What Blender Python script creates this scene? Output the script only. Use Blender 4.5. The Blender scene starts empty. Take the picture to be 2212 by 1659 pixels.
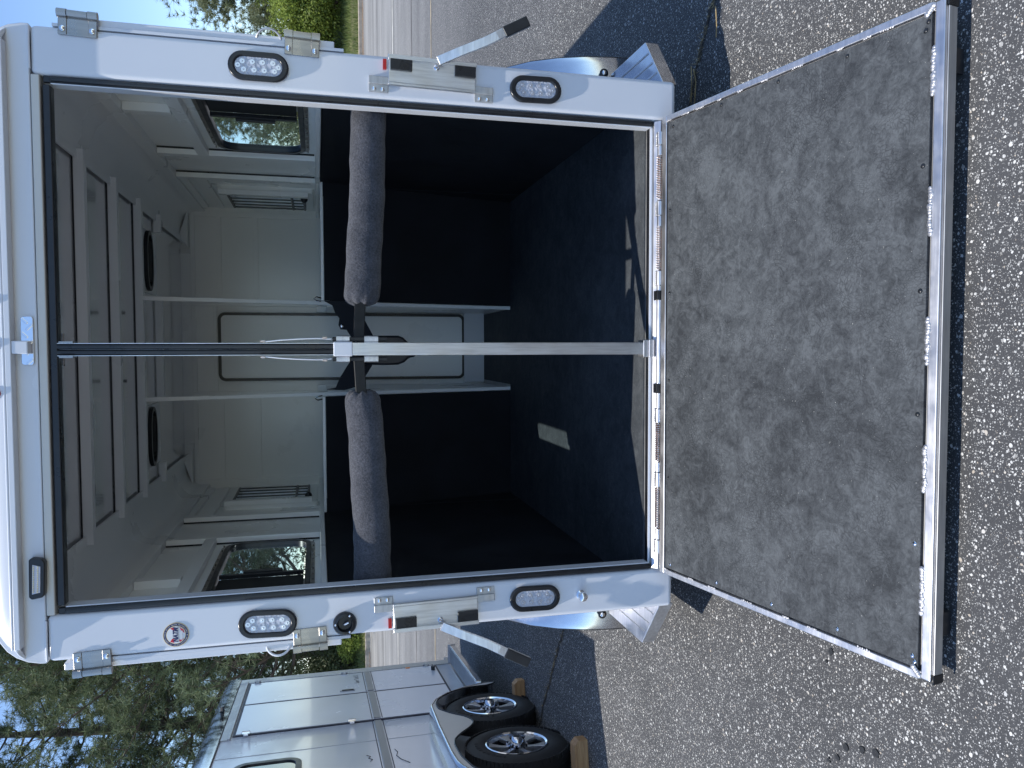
import bpy, bmesh, math, random
import numpy as np
from mathutils import Vector, Matrix
R = math.radians
rng = random.Random(7)
nrg = np.random.default_rng(11)
scene = bpy.context.scene
col = scene.collection

# ------------------------------------------------------------------ camera
yaw, pit, rol, FPX = .0473, .2463, -.0138, 1671.2
cyw, syw, cp, sp = math.cos(yaw), math.sin(yaw), math.cos(pit), math.sin(pit)
fwd = Vector((-syw*cp, cyw*cp, -sp)); r0 = Vector((cyw, syw, 0)); u0 = r0.cross(fwd)
cr, sr = math.cos(rol), math.sin(rol)
rgt = cr*r0 + sr*u0; upv = -sr*r0 + cr*u0
cd = bpy.data.cameras.new('camera'); cam = bpy.data.objects.new('camera', cd); col.objects.link(cam)
cx_, cy_, cz_ = -upv, rgt, -fwd          # the phone was held upright, so the picture lies on its side
M = Matrix(((cx_.x, cy_.x, cz_.x, .0067), (cx_.y, cy_.y, cz_.y, -2.7), (cx_.z, cy_.z, cz_.z, 1.56), (0, 0, 0, 1)))
cam.matrix_world = M
cd.sensor_width = 36; cd.sensor_fit = 'HORIZONTAL'; cd.lens = FPX/2212*36
cd.clip_start = .05; cd.clip_end = 3000
scene.camera = cam

# ------------------------------------------------------------------ light
L = Vector((.35, .14, -1)).normalized()
to_sun = -L
elev = math.asin(to_sun.z)
az = math.atan2(to_sun.x, to_sun.y)
w = bpy.data.worlds.new('World'); scene.world = w; w.use_nodes = True
nt = w.node_tree; nt.nodes.clear()
sky = nt.nodes.new('ShaderNodeTexSky'); sky.sky_type = 'NISHITA'; sky.sun_disc = False
sky.sun_elevation = elev; sky.sun_rotation = az; sky.altitude = 1500
sky.air_density = 1.0; sky.dust_density = .05; sky.ozone_density = 3.2
bg = nt.nodes.new('ShaderNodeBackground'); bg.inputs[1].default_value = .15
ow = nt.nodes.new('ShaderNodeOutputWorld')
nt.links.new(sky.outputs[0], bg.inputs[0]); nt.links.new(bg.outputs[0], ow.inputs[0])
sd = bpy.data.lights.new('sun', 'SUN'); sd.energy = 3.35; sd.angle = R(.55); sd.color = (1, .955, .88)
so = bpy.data.objects.new('sun', sd); col.objects.link(so)
so.rotation_euler = L.to_track_quat('-Z', 'Y').to_euler(); so.location = (-4, -2, 12)
vs = scene.view_settings
vs.view_transform = 'Standard'; vs.look = 'None'; vs.exposure = .68; vs.gamma = 1; vs.use_curve_mapping = False
try:
    scene.cycles.max_bounces = 16; scene.cycles.diffuse_bounces = 12; scene.cycles.glossy_bounces = 5
    scene.cycles.transparent_max_bounces = 16
except Exception: pass

# ------------------------------------------------------------------ materials
def newmat(name):
    m = bpy.data.materials.new(name); m.use_nodes = True
    return m, m.node_tree, m.node_tree.nodes['Principled BSDF']
def pos(t):
    return t.nodes.new('ShaderNodeNewGeometry').outputs['Position']
def objco(t):
    return t.nodes.new('ShaderNodeTexCoord').outputs['Object']
def noise(t, vec, scale, detail=4, rough=.55, dist=0):
    n = t.nodes.new('ShaderNodeTexNoise'); n.inputs['Scale'].default_value = scale
    n.inputs['Detail'].default_value = detail; n.inputs['Roughness'].default_value = rough
    n.inputs['Distortion'].default_value = dist
    if vec is not None: t.links.new(vec, n.inputs['Vector'])
    return n.outputs['Fac']
def ramp(t, fac, stops):
    n = t.nodes.new('ShaderNodeValToRGB'); e = n.color_ramp.elements
    while len(e) < len(stops): e.new(.5)
    for i, (p, c) in enumerate(stops):
        e[i].position = p; e[i].color = (c[0], c[1], c[2], 1) if isinstance(c, tuple) else (c, c, c, 1)
    t.links.new(fac, n.inputs[0]); return n.outputs[0]
def math_(t, op, a, b=None, c=None):
    n = t.nodes.new('ShaderNodeMath'); n.operation = op
    for i, v in enumerate((a, b, c)):
        if v is None: continue
        if isinstance(v, (int, float)): n.inputs[i].default_value = v
        else: t.links.new(v, n.inputs[i])
    return n.outputs[0]
def mixc(t, f, a, b, mode='MIX'):
    n = t.nodes.new('ShaderNodeMix'); n.data_type = 'RGBA'; n.blend_type = mode
    for s, v in ((n.inputs[0], f), (n.inputs[6], a), (n.inputs[7], b)):
        if isinstance(v, (int, float)): s.default_value = v
        elif isinstance(v, tuple): s.default_value = (v[0], v[1], v[2], 1)
        else: t.links.new(v, s)
    return n.outputs[2]
def scalev(t, vec, s):
    n = t.nodes.new('ShaderNodeMapping'); n.inputs['Scale'].default_value = s; t.links.new(vec, n.inputs[0]); return n.outputs[0]
def bump(t, b, h, strength, dist=.01):
    n = t.nodes.new('ShaderNodeBump'); n.inputs['Strength'].default_value = strength
    n.inputs['Distance'].default_value = dist; t.links.new(h, n.inputs['Height']); t.links.new(n.outputs[0], b.inputs['Normal'])
def simple(name, c, rough=.5, metal=0, spec=.5, coat=0, ns=0, var=.12, bm=0, bscale=30, bdist=.002):
    m, t, b = newmat(name)
    b.inputs['Roughness'].default_value = rough; b.inputs['Metallic'].default_value = metal
    b.inputs['Specular IOR Level'].default_value = spec; b.inputs['Coat Weight'].default_value = coat
    b.inputs['Coat Roughness'].default_value = .06
    if ns:
        f = noise(t, objco(t), ns, 5)
        lo = tuple(x*(1-var) for x in c); hi = tuple(min(1, x*(1+var)) for x in c)
        t.links.new(ramp(t, f, [(.3, lo), (.7, hi)]), b.inputs['Base Color'])
        rr = ramp(t, f, [(.3, max(0, rough-.06)), (.7, rough+.08)]); t.links.new(rr, b.inputs['Roughness'])
    else: b.inputs['Base Color'].default_value = (*c, 1)
    if bm: bump(t, b, noise(t, objco(t), bscale, 3), bm, bdist)
    return m
WHITE = simple('white_paint', (.69, .705, .74), .22, spec=.5, coat=.4, ns=1.5, var=.02, bm=.05, bscale=4, bdist=.003)
WHITEIN = simple('white_panel_interior', (.90, .91, .90), .30, coat=.15, ns=2, var=.02, bm=.03, bscale=3, bdist=.004)
BEIGE = simple('primer_white_lip', (.62, .60, .55), .45)
def brushed(name, c, rough, sc, var=.15, metal=1.0, bm=.05):
    m, t, b = newmat(name)
    b.inputs['Metallic'].default_value = metal
    v = scalev(t, objco(t), sc); f = noise(t, v, 8, 6, .6); g = noise(t, objco(t), 9, 4, .6)
    lo = tuple(x*(1-var) for x in c); hi = tuple(min(1, x*(1+var)) for x in c)
    t.links.new(ramp(t, f, [(.3, lo), (.7, hi)]), b.inputs['Base Color'])
    t.links.new(ramp(t, g, [(.3, rough-.08), (.7, rough+.12)]), b.inputs['Roughness'])
    bump(t, b, f, bm, .003); return m
ALU = brushed('mill_aluminium', (.62, .62, .64), .36, (1, 14, 14))
ALUV = brushed('mill_aluminium_upright', (.66, .66, .67), .34, (14, 14, 1))
ALUD = brushed('dull_aluminium', (.50, .50, .50), .45, (1, 10, 10), metal=.85)
STEEL = brushed('stainless_steel', (.33, .31, .29), .26, (9, 9, 1), var=.12, bm=.02)
CHROME = simple('chrome', (.78, .78, .80), .08, metal=1)
SHEET = brushed('polished_sheet', (.66, .66, .68), .15, (3, 3, .4), var=.06, bm=.02)
WELD = simple('weld_bead', (.48, .48, .50), .5, metal=.9, bm=.6, bscale=140, bdist=.004)
COPPER = simple('copper_wire', (.56, .46, .41), .34, metal=1, ns=60, var=.25)
RUB = simple('rubber_seal', (.014, .015, .018), .30, spec=.45, ns=14, var=.25, bm=.15, bscale=50)
BLACKPL = simple('black_plastic', (.012, .013, .015), .32, spec=.5, ns=20, var=.2)
BLACKMAT = simple('black_wall_mat', (.013, .014, .018), .75, spec=.25, ns=4, var=.3, bm=.2, bscale=90)
TUBEBLK = simple('black_steel', (.012, .013, .014), .42, metal=.0, spec=.25, ns=30, var=.3, bm=.1, bscale=60)
RED = simple('red_reflector', (.45, .01, .012), .25, coat=.4)
AMBER = simple('amber_reflector', (.9, .25, .02), .3)
TYRE = simple('tyre_rubber', (.022, .022, .024), .62, spec=.35, ns=18, var=.3, bm=.2, bscale=60)
RIMBLK = simple('rim_gloss_black', (.012, .012, .014), .2, coat=.5)
GREYSTRIP = simple('grey_trim', (.30, .31, .33), .35, metal=.5)
CABLE = simple('cable_white', (.75, .76, .78), .35)
CONC = simple('curb_concrete', (.36, .31, .25), .85, ns=6, var=.25, bm=.4, bscale=30, bdist=.02)

def rubber_mat(name, lo, hi, tint=1.0):
    m, t, b = newmat(name)
    p = objco(t)
    a = noise(t, p, 2.6, 3, .55, .6); c = noise(t, p, 13, 8, .72, .8); d = noise(t, p, 42, 8, .78, 1.2)
    e = noise(t, p, 260, 2, .6)
    f = math_(t, 'ADD', math_(t, 'MULTIPLY', a, .24), math_(t, 'MULTIPLY', c, .38))
    f = math_(t, 'ADD', f, math_(t, 'MULTIPLY', d, .38))
    base = ramp(t, f, [(.425, lo), (.5, tuple((lo[i]*.6+hi[i]*.4) for i in range(3))), (.585, hi)])
    # pressed sole marks: patches of fine polygonal tread
    v = t.nodes.new('ShaderNodeTexVoronoi'); v.voronoi_dimensions = '2D'; v.feature = 'DISTANCE_TO_EDGE'; v.inputs['Scale'].default_value = 95
    nd = t.nodes.new('ShaderNodeTexNoise'); nd.inputs['Scale'].default_value = 9; t.links.new(p, nd.inputs['Vector'])
    vm = t.nodes.new('ShaderNodeVectorMath'); vm.operation = 'MULTIPLY_ADD'; vm.inputs[1].default_value = (.12,.12,.12); t.links.new(nd.outputs['Color'], vm.inputs[0]); t.links.new(p, vm.inputs[2])
    t.links.new(vm.outputs[0], v.inputs['Vector'])
    lines = ramp(t, v.outputs['Distance'], [(.04, 1.0), (.20, 0.0)])
    patch = ramp(t, noise(t, p, 6.5, 5, .65, .6), [(.46, 0.0), (.62, 1.0)])
    base = mixc(t, math_(t, 'MULTIPLY', math_(t, 'MULTIPLY', lines, patch), .42), base, tuple(x*.75 for x in lo))
    body = math_(t, 'MULTIPLY', math_(t, 'SUBTRACT', 1.0, lines), patch)
    base = mixc(t, math_(t, 'MULTIPLY', body, .13), base, tuple(x*1.5 for x in hi))
    # long thin scuffs
    sc_ = noise(t, scalev(t, p, (3, 26, 1)), 2.2, 2, .5, .8)
    scm = ramp(t, sc_, [(.655, 0.0), (.675, 1.0), (.69, 0.0)])
    base = mixc(t, math_(t, 'MULTIPLY', scm, .22), base, tuple(x*1.9 for x in hi))
    spk = math_(t, 'GREATER_THAN', noise(t, p, 190, 1, .4), .80)
    base = mixc(t, math_(t, 'MULTIPLY', spk, .6), base, (.45, .44, .4))
    t.links.new(base, b.inputs['Base Color'])
    b.inputs['Roughness'].default_value = .72; b.inputs['Specular IOR Level'].default_value = .3
    bump(t, b, math_(t, 'ADD', d, e), .25, .003)
    return m
RAMPMAT = rubber_mat('ramp_rubber_mat', (.022, .025, .029), (.086, .094, .101))
FLOORMAT = rubber_mat('floor_rubber_mat', (.032, .037, .043), (.074, .082, .090))

def asphalt(name):
    m, t, b = newmat(name)
    p = pos(t)
    n1 = t.nodes.new('ShaderNodeTexNoise'); n1.inputs['Scale'].default_value = 90; n1.inputs['Detail'].default_value = 2; t.links.new(p, n1.inputs['Vector'])
    vm = t.nodes.new('ShaderNodeVectorMath'); vm.operation = 'SCALE'; vm.inputs['Scale'].default_value = .006; t.links.new(n1.outputs['Color'], vm.inputs[0])
    va = t.nodes.new('ShaderNodeVectorMath'); va.operation = 'ADD'; t.links.new(p, va.inputs[0]); t.links.new(vm.outputs[0], va.inputs[1])
    pp = va.outputs[0]
    grain = noise(t, p, 300, 5, .7); big = noise(t, p, .35, 4, .6); mid = noise(t, p, 2.2, 5, .6)
    far = noise(t, scalev(t, p, (.12, 1.1, 1)), 1.2, 5, .65)
    base = ramp(t, grain, [(.3, (.038, .039, .041)), (.7, (.080, .080, .083))])
    base = mixc(t, 1.0, base, ramp(t, mid, [(.3, .82), (.7, 1.12)]), 'MULTIPLY')
    mask = None; tone = None
    for i, (sc, th, prob) in enumerate(((46, .27, .22), (78, .31, .34), (140, .35, .40), (280, .40, .38))):
        v = t.nodes.new('ShaderNodeTexVoronoi'); v.voronoi_dimensions = '2D'; v.inputs['Scale'].default_value = sc
        t.links.new(pp, v.inputs['Vector'])
        s = t.nodes.new('ShaderNodeSeparateColor'); t.links.new(v.outputs['Color'], s.inputs[0])
        # radius varies from stone to stone; many cells hold none
        rad = math_(t, 'MULTIPLY', math_(t, 'SUBTRACT', s.outputs[0], 1-prob), th/prob)
        mk = math_(t, 'GREATER_THAN', math_(t, 'SUBTRACT', rad, v.outputs['Distance']), 0)
        mask = mk if mask is None else math_(t, 'MAXIMUM', mask, mk)
        stc = ramp(t, s.outputs[1], [(.0, (.20, .195, .185)), (.4, (.42, .415, .40)), (.85, (.68, .675, .65)), (.98, (.44, .38, .31))])
        base = mixc(t, math_(t, 'MULTIPLY', mk, .93 if i < 3 else .7), base, stc)
    # old parking lot beyond: streaked, with grazing sun reflection mixed in as paler colour
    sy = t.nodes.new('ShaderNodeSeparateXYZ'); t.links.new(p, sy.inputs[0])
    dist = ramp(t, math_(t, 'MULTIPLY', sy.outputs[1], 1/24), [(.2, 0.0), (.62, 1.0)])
    far_glare = ramp(t, far, [(.3, (.18, .178, .173)), (.52, (.28, .277, .27)), (.75, (.38, .37, .352))])
    base = mixc(t, math_(t, 'MULTIPLY', dist, .8), base, far_glare)
    base = mixc(t, 1.0, base, ramp(t, big, [(.3, .88), (.7, 1.1)]), 'MULTIPLY')
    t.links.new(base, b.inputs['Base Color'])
    b.inputs['Roughness'].default_value = .82; b.inputs['Specular IOR Level'].default_value = .35
    bump(t, b, math_(t, 'ADD', grain, math_(t, 'MULTIPLY', mask, .6)), .5, .004)
    return m
ASPH = asphalt('asphalt_with_pale_stones')

def fabric():
    m, t, b = newmat('charcoal_fleece')
    p = objco(t)
    f = noise(t, p, 150, 6, .75); g = noise(t, p, 14, 4, .6)
    c = mixc(t, 1.0, ramp(t, f, [(.3, (.032, .034, .040)), (.72, (.118, .120, .138))]), ramp(t, g, [(.3, .8), (.7, 1.2)]), 'MULTIPLY')
    t.links.new(c, b.inputs['Base Color']); b.inputs['Roughness'].default_value = .95
    b.inputs['Specular IOR Level'].default_value = .1; b.inputs['Sheen Weight'].default_value = .15
    bump(t, b, f, .9, .004); return m
FLEECE = fabric()
def glassy(name, tint, gl=.12):
    m = bpy.data.materials.new(name); m.use_nodes = True; t = m.node_tree; t.nodes.clear()
    o = t.nodes.new('ShaderNodeOutputMaterial'); a = t.nodes.new('ShaderNodeBsdfTransparent'); a.inputs[0].default_value = (*tint, 1)
    g = t.nodes.new('ShaderNodeBsdfGlossy'); g.inputs['Roughness'].default_value = .03
    f = t.nodes.new('ShaderNodeFresnel'); f.inputs[0].default_value = 1.22; mx = t.nodes.new('ShaderNodeMixShader')
    t.links.new(f.outputs[0], mx.inputs[0]); t.links.new(a.outputs[0], mx.inputs[1]); t.links.new(g.outputs[0], mx.inputs[2])
    t.links.new(mx.outputs[0], o.inputs[0]); return m
GLASS = glassy('tinted_window_glass', (.62, .74, .76))
def lens_mat():
    m, t, b = newmat('clear_lamp_lens')
    b.inputs['Base Color'].default_value = (.60, .62, .70, 1); b.inputs['Roughness'].default_value = .12
    b.inputs['Transmission Weight'].default_value = .2; b.inputs['Coat Weight'].default_value = .6
    v = t.nodes.new('ShaderNodeTexVoronoi'); v.inputs['Scale'].default_value = 90; t.links.new(objco(t), v.inputs['Vector'])
    bump(t, b, v.outputs['Distance'], .6, .004); return m
LENS = lens_mat()
LED = simple('led_reflector', (.62, .65, .72), .22, metal=.6)
def foliage(name, lo, hi, trans=.35):
    m, t, b = newmat(name)
    at = t.nodes.new('ShaderNodeAttribute'); at.attribute_name = 'tone'
    c = ramp(t, at.outputs['Fac'], [(0, lo), (1, hi)])
    t.links.new(c, b.inputs['Base Color']); b.inputs['Roughness'].default_value = .55; b.inputs['Specular IOR Level'].default_value = .35
    tr = t.nodes.new('ShaderNodeBsdfTranslucent'); t.links.new(c, tr.inputs[0])
    mx = t.nodes.new('ShaderNodeMixShader'); mx.inputs[0].default_value = trans
    t.links.new(b.outputs[0], mx.inputs[1]); t.links.new(tr.outputs[0], mx.inputs[2])
    t.links.new(mx.outputs[0], t.nodes['Material Output'].inputs[0]); return m
PINE = foliage('pine_needles', (.048, .072, .036), (.22, .27, .14), .25)
PINEFAR = foliage('pale_pine_needles', (.11, .135, .08), (.30, .33, .18), .3)
BUSH = foliage('bush_leaves', (.07, .105, .022), (.33, .41, .08), .4)
GRASSM = foliage('grass_blades', (.08, .13, .03), (.24, .28, .09), .3)
DRY = simple('dry_needles', (.36, .20, .09), .9, ns=3, var=.4)
BARK = simple('bark', (.085, .065, .050), .9, ns=10, var=.4, bm=.7, bscale=25, bdist=.03)
def woodm():
    m, t, b = newmat('sawn_pine_block')
    f = noise(t, scalev(t, objco(t), (1.5, 22, 22)), 3, 4, .6, 1.5)
    t.links.new(ramp(t, f, [(.3, (.26, .14, .06)), (.7, (.48, .29, .14))]), b.inputs['Base Color']); b.inputs['Roughness'].default_value = .7; return m
WOOD = woodm()

# ------------------------------------------------------------------ mesh helpers
class MB:
    def __init__(s): s.v = []; s.f = []
    def add(s, vs_, fs):
        k = len(s.v); s.v += [tuple(p) for p in vs_]; s.f += [tuple(k+i for i in f) for f in fs]; return s
    def box(s, x0, x1, y0, y1, z0, z1):
        x0, x1 = sorted((x0, x1)); y0, y1 = sorted((y0, y1)); z0, z1 = sorted((z0, z1))
        return s.add([(x0,y0,z0),(x1,y0,z0),(x1,y1,z0),(x0,y1,z0),(x0,y0,z1),(x1,y0,z1),(x1,y1,z1),(x0,y1,z1)],
                     [(0,3,2,1),(4,5,6,7),(0,1,5,4),(1,2,6,5),(2,3,7,6),(3,0,4,7)])
    def obox(s, c, ax, ay, az, hx, hy, hz):
        c = Vector(c); ax = Vector(ax).normalized(); ay = Vector(ay).normalized(); az = Vector(az).normalized()
        P = [c+ax*hx*i+ay*hy*j+az*hz*k for k in (-1,1) for (i,j) in ((-1,-1),(1,-1),(1,1),(-1,1))]
        return s.add(P, [(0,3,2,1),(4,5,6,7),(0,1,5,4),(1,2,6,5),(2,3,7,6),(3,0,4,7)])
    def prism(s, poly, axis, a, b):
        def mk(p, t):
            return (t,p[0],p[1]) if axis == 'X' else (p[0],t,p[1]) if axis == 'Y' else (p[0],p[1],t)
        n = len(poly); V = [mk(p,a) for p in poly]+[mk(p,b) for p in poly]
        F = [tuple(range(n-1,-1,-1)), tuple(range(n,2*n))]+[(i,(i+1)%n,n+(i+1)%n,n+i) for i in range(n)]
        return s.add(V, F)
    def ring(s, outer, inner, axis, a, b):
        def mk(p, t):
            return (t,p[0],p[1]) if axis == 'X' else (p[0],t,p[1]) if axis == 'Y' else (p[0],p[1],t)
        n = len(outer); V = [mk(p,a) for p in outer]+[mk(p,a) for p in inner]+[mk(p,b) for p in outer]+[mk(p,b) for p in inner]
        F = []
        for i in range(n):
            j = (i+1)%n
            F += [(i,j,n+j,n+i),(2*n+i,3*n+i,3*n+j,2*n+j),(i,2*n+i,2*n+j,j),(n+i,n+j,3*n+j,3*n+i)]
        return s.add(V, F)
    def tube(s, path, r, n=10, cap=True):
        P = [Vector(p) for p in path]; rs = r if isinstance(r, (list, tuple)) else [r]*len(P)
        k0 = len(s.v); T = None; prev = None; V = []
        for i, p in enumerate(P):
            t = (P[min(i+1,len(P)-1)]-P[max(i-1,0)]).normalized()
            if prev is None:
                a = t.orthogonal().normalized()
            else:
                a = (prev - t*prev.dot(t)).normalized()
            prev = a; b = t.cross(a)
            V += [p+(a*math.cos(2*math.pi*j/n)+b*math.sin(2*math.pi*j/n))*rs[i] for j in range(n)]
        F = [(i*n+j, i*n+(j+1)%n, (i+1)*n+(j+1)%n, (i+1)*n+j) for i in range(len(P)-1) for j in range(n)]
        if cap: F += [tuple(range(n-1,-1,-1)), tuple(range((len(P)-1)*n, len(P)*n))]
        return s.add(V, F)
    def lathe(s, prof, c, axis, n=24, cap=True):
        # prof: list of (r, t) along axis
        c = Vector(c); A = {'X': (Vector((1,0,0)),Vector((0,1,0)),Vector((0,0,1))), 'Y': (Vector((0,1,0)),Vector((1,0,0)),Vector((0,0,1))),
             'Z': (Vector((0,0,1)),Vector((1,0,0)),Vector((0,1,0)))}[axis]
        V = [c+A[0]*t+(A[1]*math.cos(2*math.pi*j/n)+A[2]*math.sin(2*math.pi*j/n))*r for (r,t) in prof for j in range(n)]
        F = [(i*n+j, i*n+(j+1)%n, (i+1)*n+(j+1)%n, (i+1)*n+j) for i in range(len(prof)-1) for j in range(n)]
        if cap and prof[0][0] > 1e-6: F.append(tuple(range(n-1,-1,-1)))
        if cap and prof[-1][0] > 1e-6: F.append(tuple(range((len(prof)-1)*n, len(prof)*n)))
        return s.add(V, F)
    def ball(s, c, r, sq=(1,1,1), n=10):
        return s_ball(s, c, r, sq, n)
    def build(s, name, mat, parent=None, loc=None, rot=None, bevel=0, seg=2, smooth=True, angle=35):
        me = bpy.data.meshes.new(name); me.from_pydata(s.v, [], s.f); me.update()
        bm = bmesh.new(); bm.from_mesh(me); bmesh.ops.recalc_face_normals(bm, faces=bm.faces); bm.to_mesh(me); bm.free()
        if smooth: me.shade_smooth(); me.set_sharp_from_angle(angle=R(angle))
        me.materials.append(mat)
        o = bpy.data.objects.new(name, me); col.objects.link(o)
        if parent: o.parent = parent
        if loc: o.location = loc
        if rot: o.rotation_euler = rot
        if bevel:
            b = o.modifiers.new('bevel', 'BEVEL'); b.width = bevel; b.segments = seg; b.limit_method = 'ANGLE'; b.angle_limit = R(40); b.harden_normals = True
        return o
def s_ball(s, c, r, sq, n):
    c = Vector(c); V = []; F = []
    m = n
    for i in range(n+1):
        th = math.pi*i/n
        for j in range(m):
            ph = 2*math.pi*j/m
            V.append(c+Vector((r*sq[0]*math.sin(th)*math.cos(ph), r*sq[1]*math.sin(th)*math.sin(ph), r*sq[2]*math.cos(th))))
    for i in range(n):
        for j in range(m):
            F.append((i*m+j, (i+1)*m+j, (i+1)*m+(j+1)%m, i*m+(j+1)%m))
    return s.add(V, F)
def dup(o, parent, loc=None, rot=None, sc=None):
    c = o.copy(); col.objects.link(c); c.parent = parent
    if loc is not None: c.location = loc
    if rot is not None: c.rotation_euler = rot
    if sc is not None: c.scale = sc
    for ch in list(o.children): dup(ch, c)
    return c
def empty(name, loc, rz=0):
    o = bpy.data.objects.new(name, None); col.objects.link(o); o.location = loc; o.rotation_euler = (0,0,rz); o.empty_display_size = .2; return o
def tag(o, label=None, cat=None, group=None, kind=None):
    if label: o['label'] = label
    if cat: o['category'] = cat
    if group: o['group'] = group
    if kind: o['kind'] = kind
    return o
def rrect(w_, h, r, n=6, cx=0, cy=0):
    out = []
    for (sx, sy, a0) in ((1,1,0),(-1,1,90),(-1,-1,180),(1,-1,270)):
        for k in range(n+1):
            a = R(a0+90*k/n); out.append((cx+sx*(w_/2-r)+r*math.cos(a), cy+sy*(h/2-r)+r*math.sin(a)))
    return out
def np_mesh(name, V, F, mat, parent=None, tone=None):
    me = bpy.data.meshes.new(name); nv = len(V); nf, k = F.shape
    me.vertices.add(nv); me.vertices.foreach_set('co', V.astype(np.float32).ravel())
    me.loops.add(nf*k); me.loops.foreach_set('vertex_index', F.astype(np.int32).ravel())
    me.polygons.add(nf); me.polygons.foreach_set('loop_start', np.arange(0, nf*k, k, dtype=np.int32))
    me.update(calc_edges=True)
    if tone is not None:
        a = me.attributes.new('tone', 'FLOAT', 'POINT'); a.data.foreach_set('value', tone.astype(np.float32))
    me.materials.append(mat); o = bpy.data.objects.new(name, me); col.objects.link(o)
    if parent: o.parent = parent
    return o
def text_mesh(s, size, font_shear=0, extrude=0.0, bold=0.0):
    cu = bpy.data.curves.new('lettering', 'FONT'); cu.body = s; cu.size = size; cu.shear = font_shear
    cu.align_x = 'CENTER'; cu.align_y = 'CENTER'; cu.extrude = extrude; cu.offset = bold; cu.resolution_u = 3
    o = bpy.data.objects.new('lettering', cu); col.objects.link(o)
    dg = bpy.context.evaluated_depsgraph_get(); me = bpy.data.meshes.new_from_object(o.evaluated_get(dg))
    bpy.data.objects.remove(o); bpy.data.curves.remove(cu)
    return me
def text_obj(s, size, mat, parent, M4, name='lettering', shear=0, extrude=0.0, sx=1.0, bold=0.0):
    me = text_mesh(s, size, shear, extrude, bold); me.transform(Matrix.Diagonal((sx,1,1,1))); me.materials.clear(); me.materials.append(mat)
    o = bpy.data.objects.new(name, me); col.objects.link(o); o.parent = parent; o.matrix_local = M4; return o
def ring_text(s, size, rad, a0, a1, mat, parent, M4, name='lettering', extrude=0.0, flip=False):
    V = []; F = []
    for i, ch in enumerate(s):
        if ch == ' ': continue
        a = a0+(a1-a0)*i/max(1, len(s)-1)
        me = text_mesh(ch, size, 0, extrude)
        rot = Matrix.Rotation(a-math.pi/2, 4, 'Z')
        T = Matrix.Translation((rad*math.cos(a), rad*math.sin(a), 0)) @ rot
        k = len(V); V += [tuple(T @ v.co) for v in me.vertices]; F += [tuple(k+j for j in p.vertices) for p in me.polygons]
        bpy.data.meshes.remove(me)
    me = bpy.data.meshes.new(name); me.from_pydata(V, [], F); me.materials.append(mat)
    o = bpy.data.objects.new(name, me); col.objects.link(o); o.parent = parent; o.matrix_local = M4; return o

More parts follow.
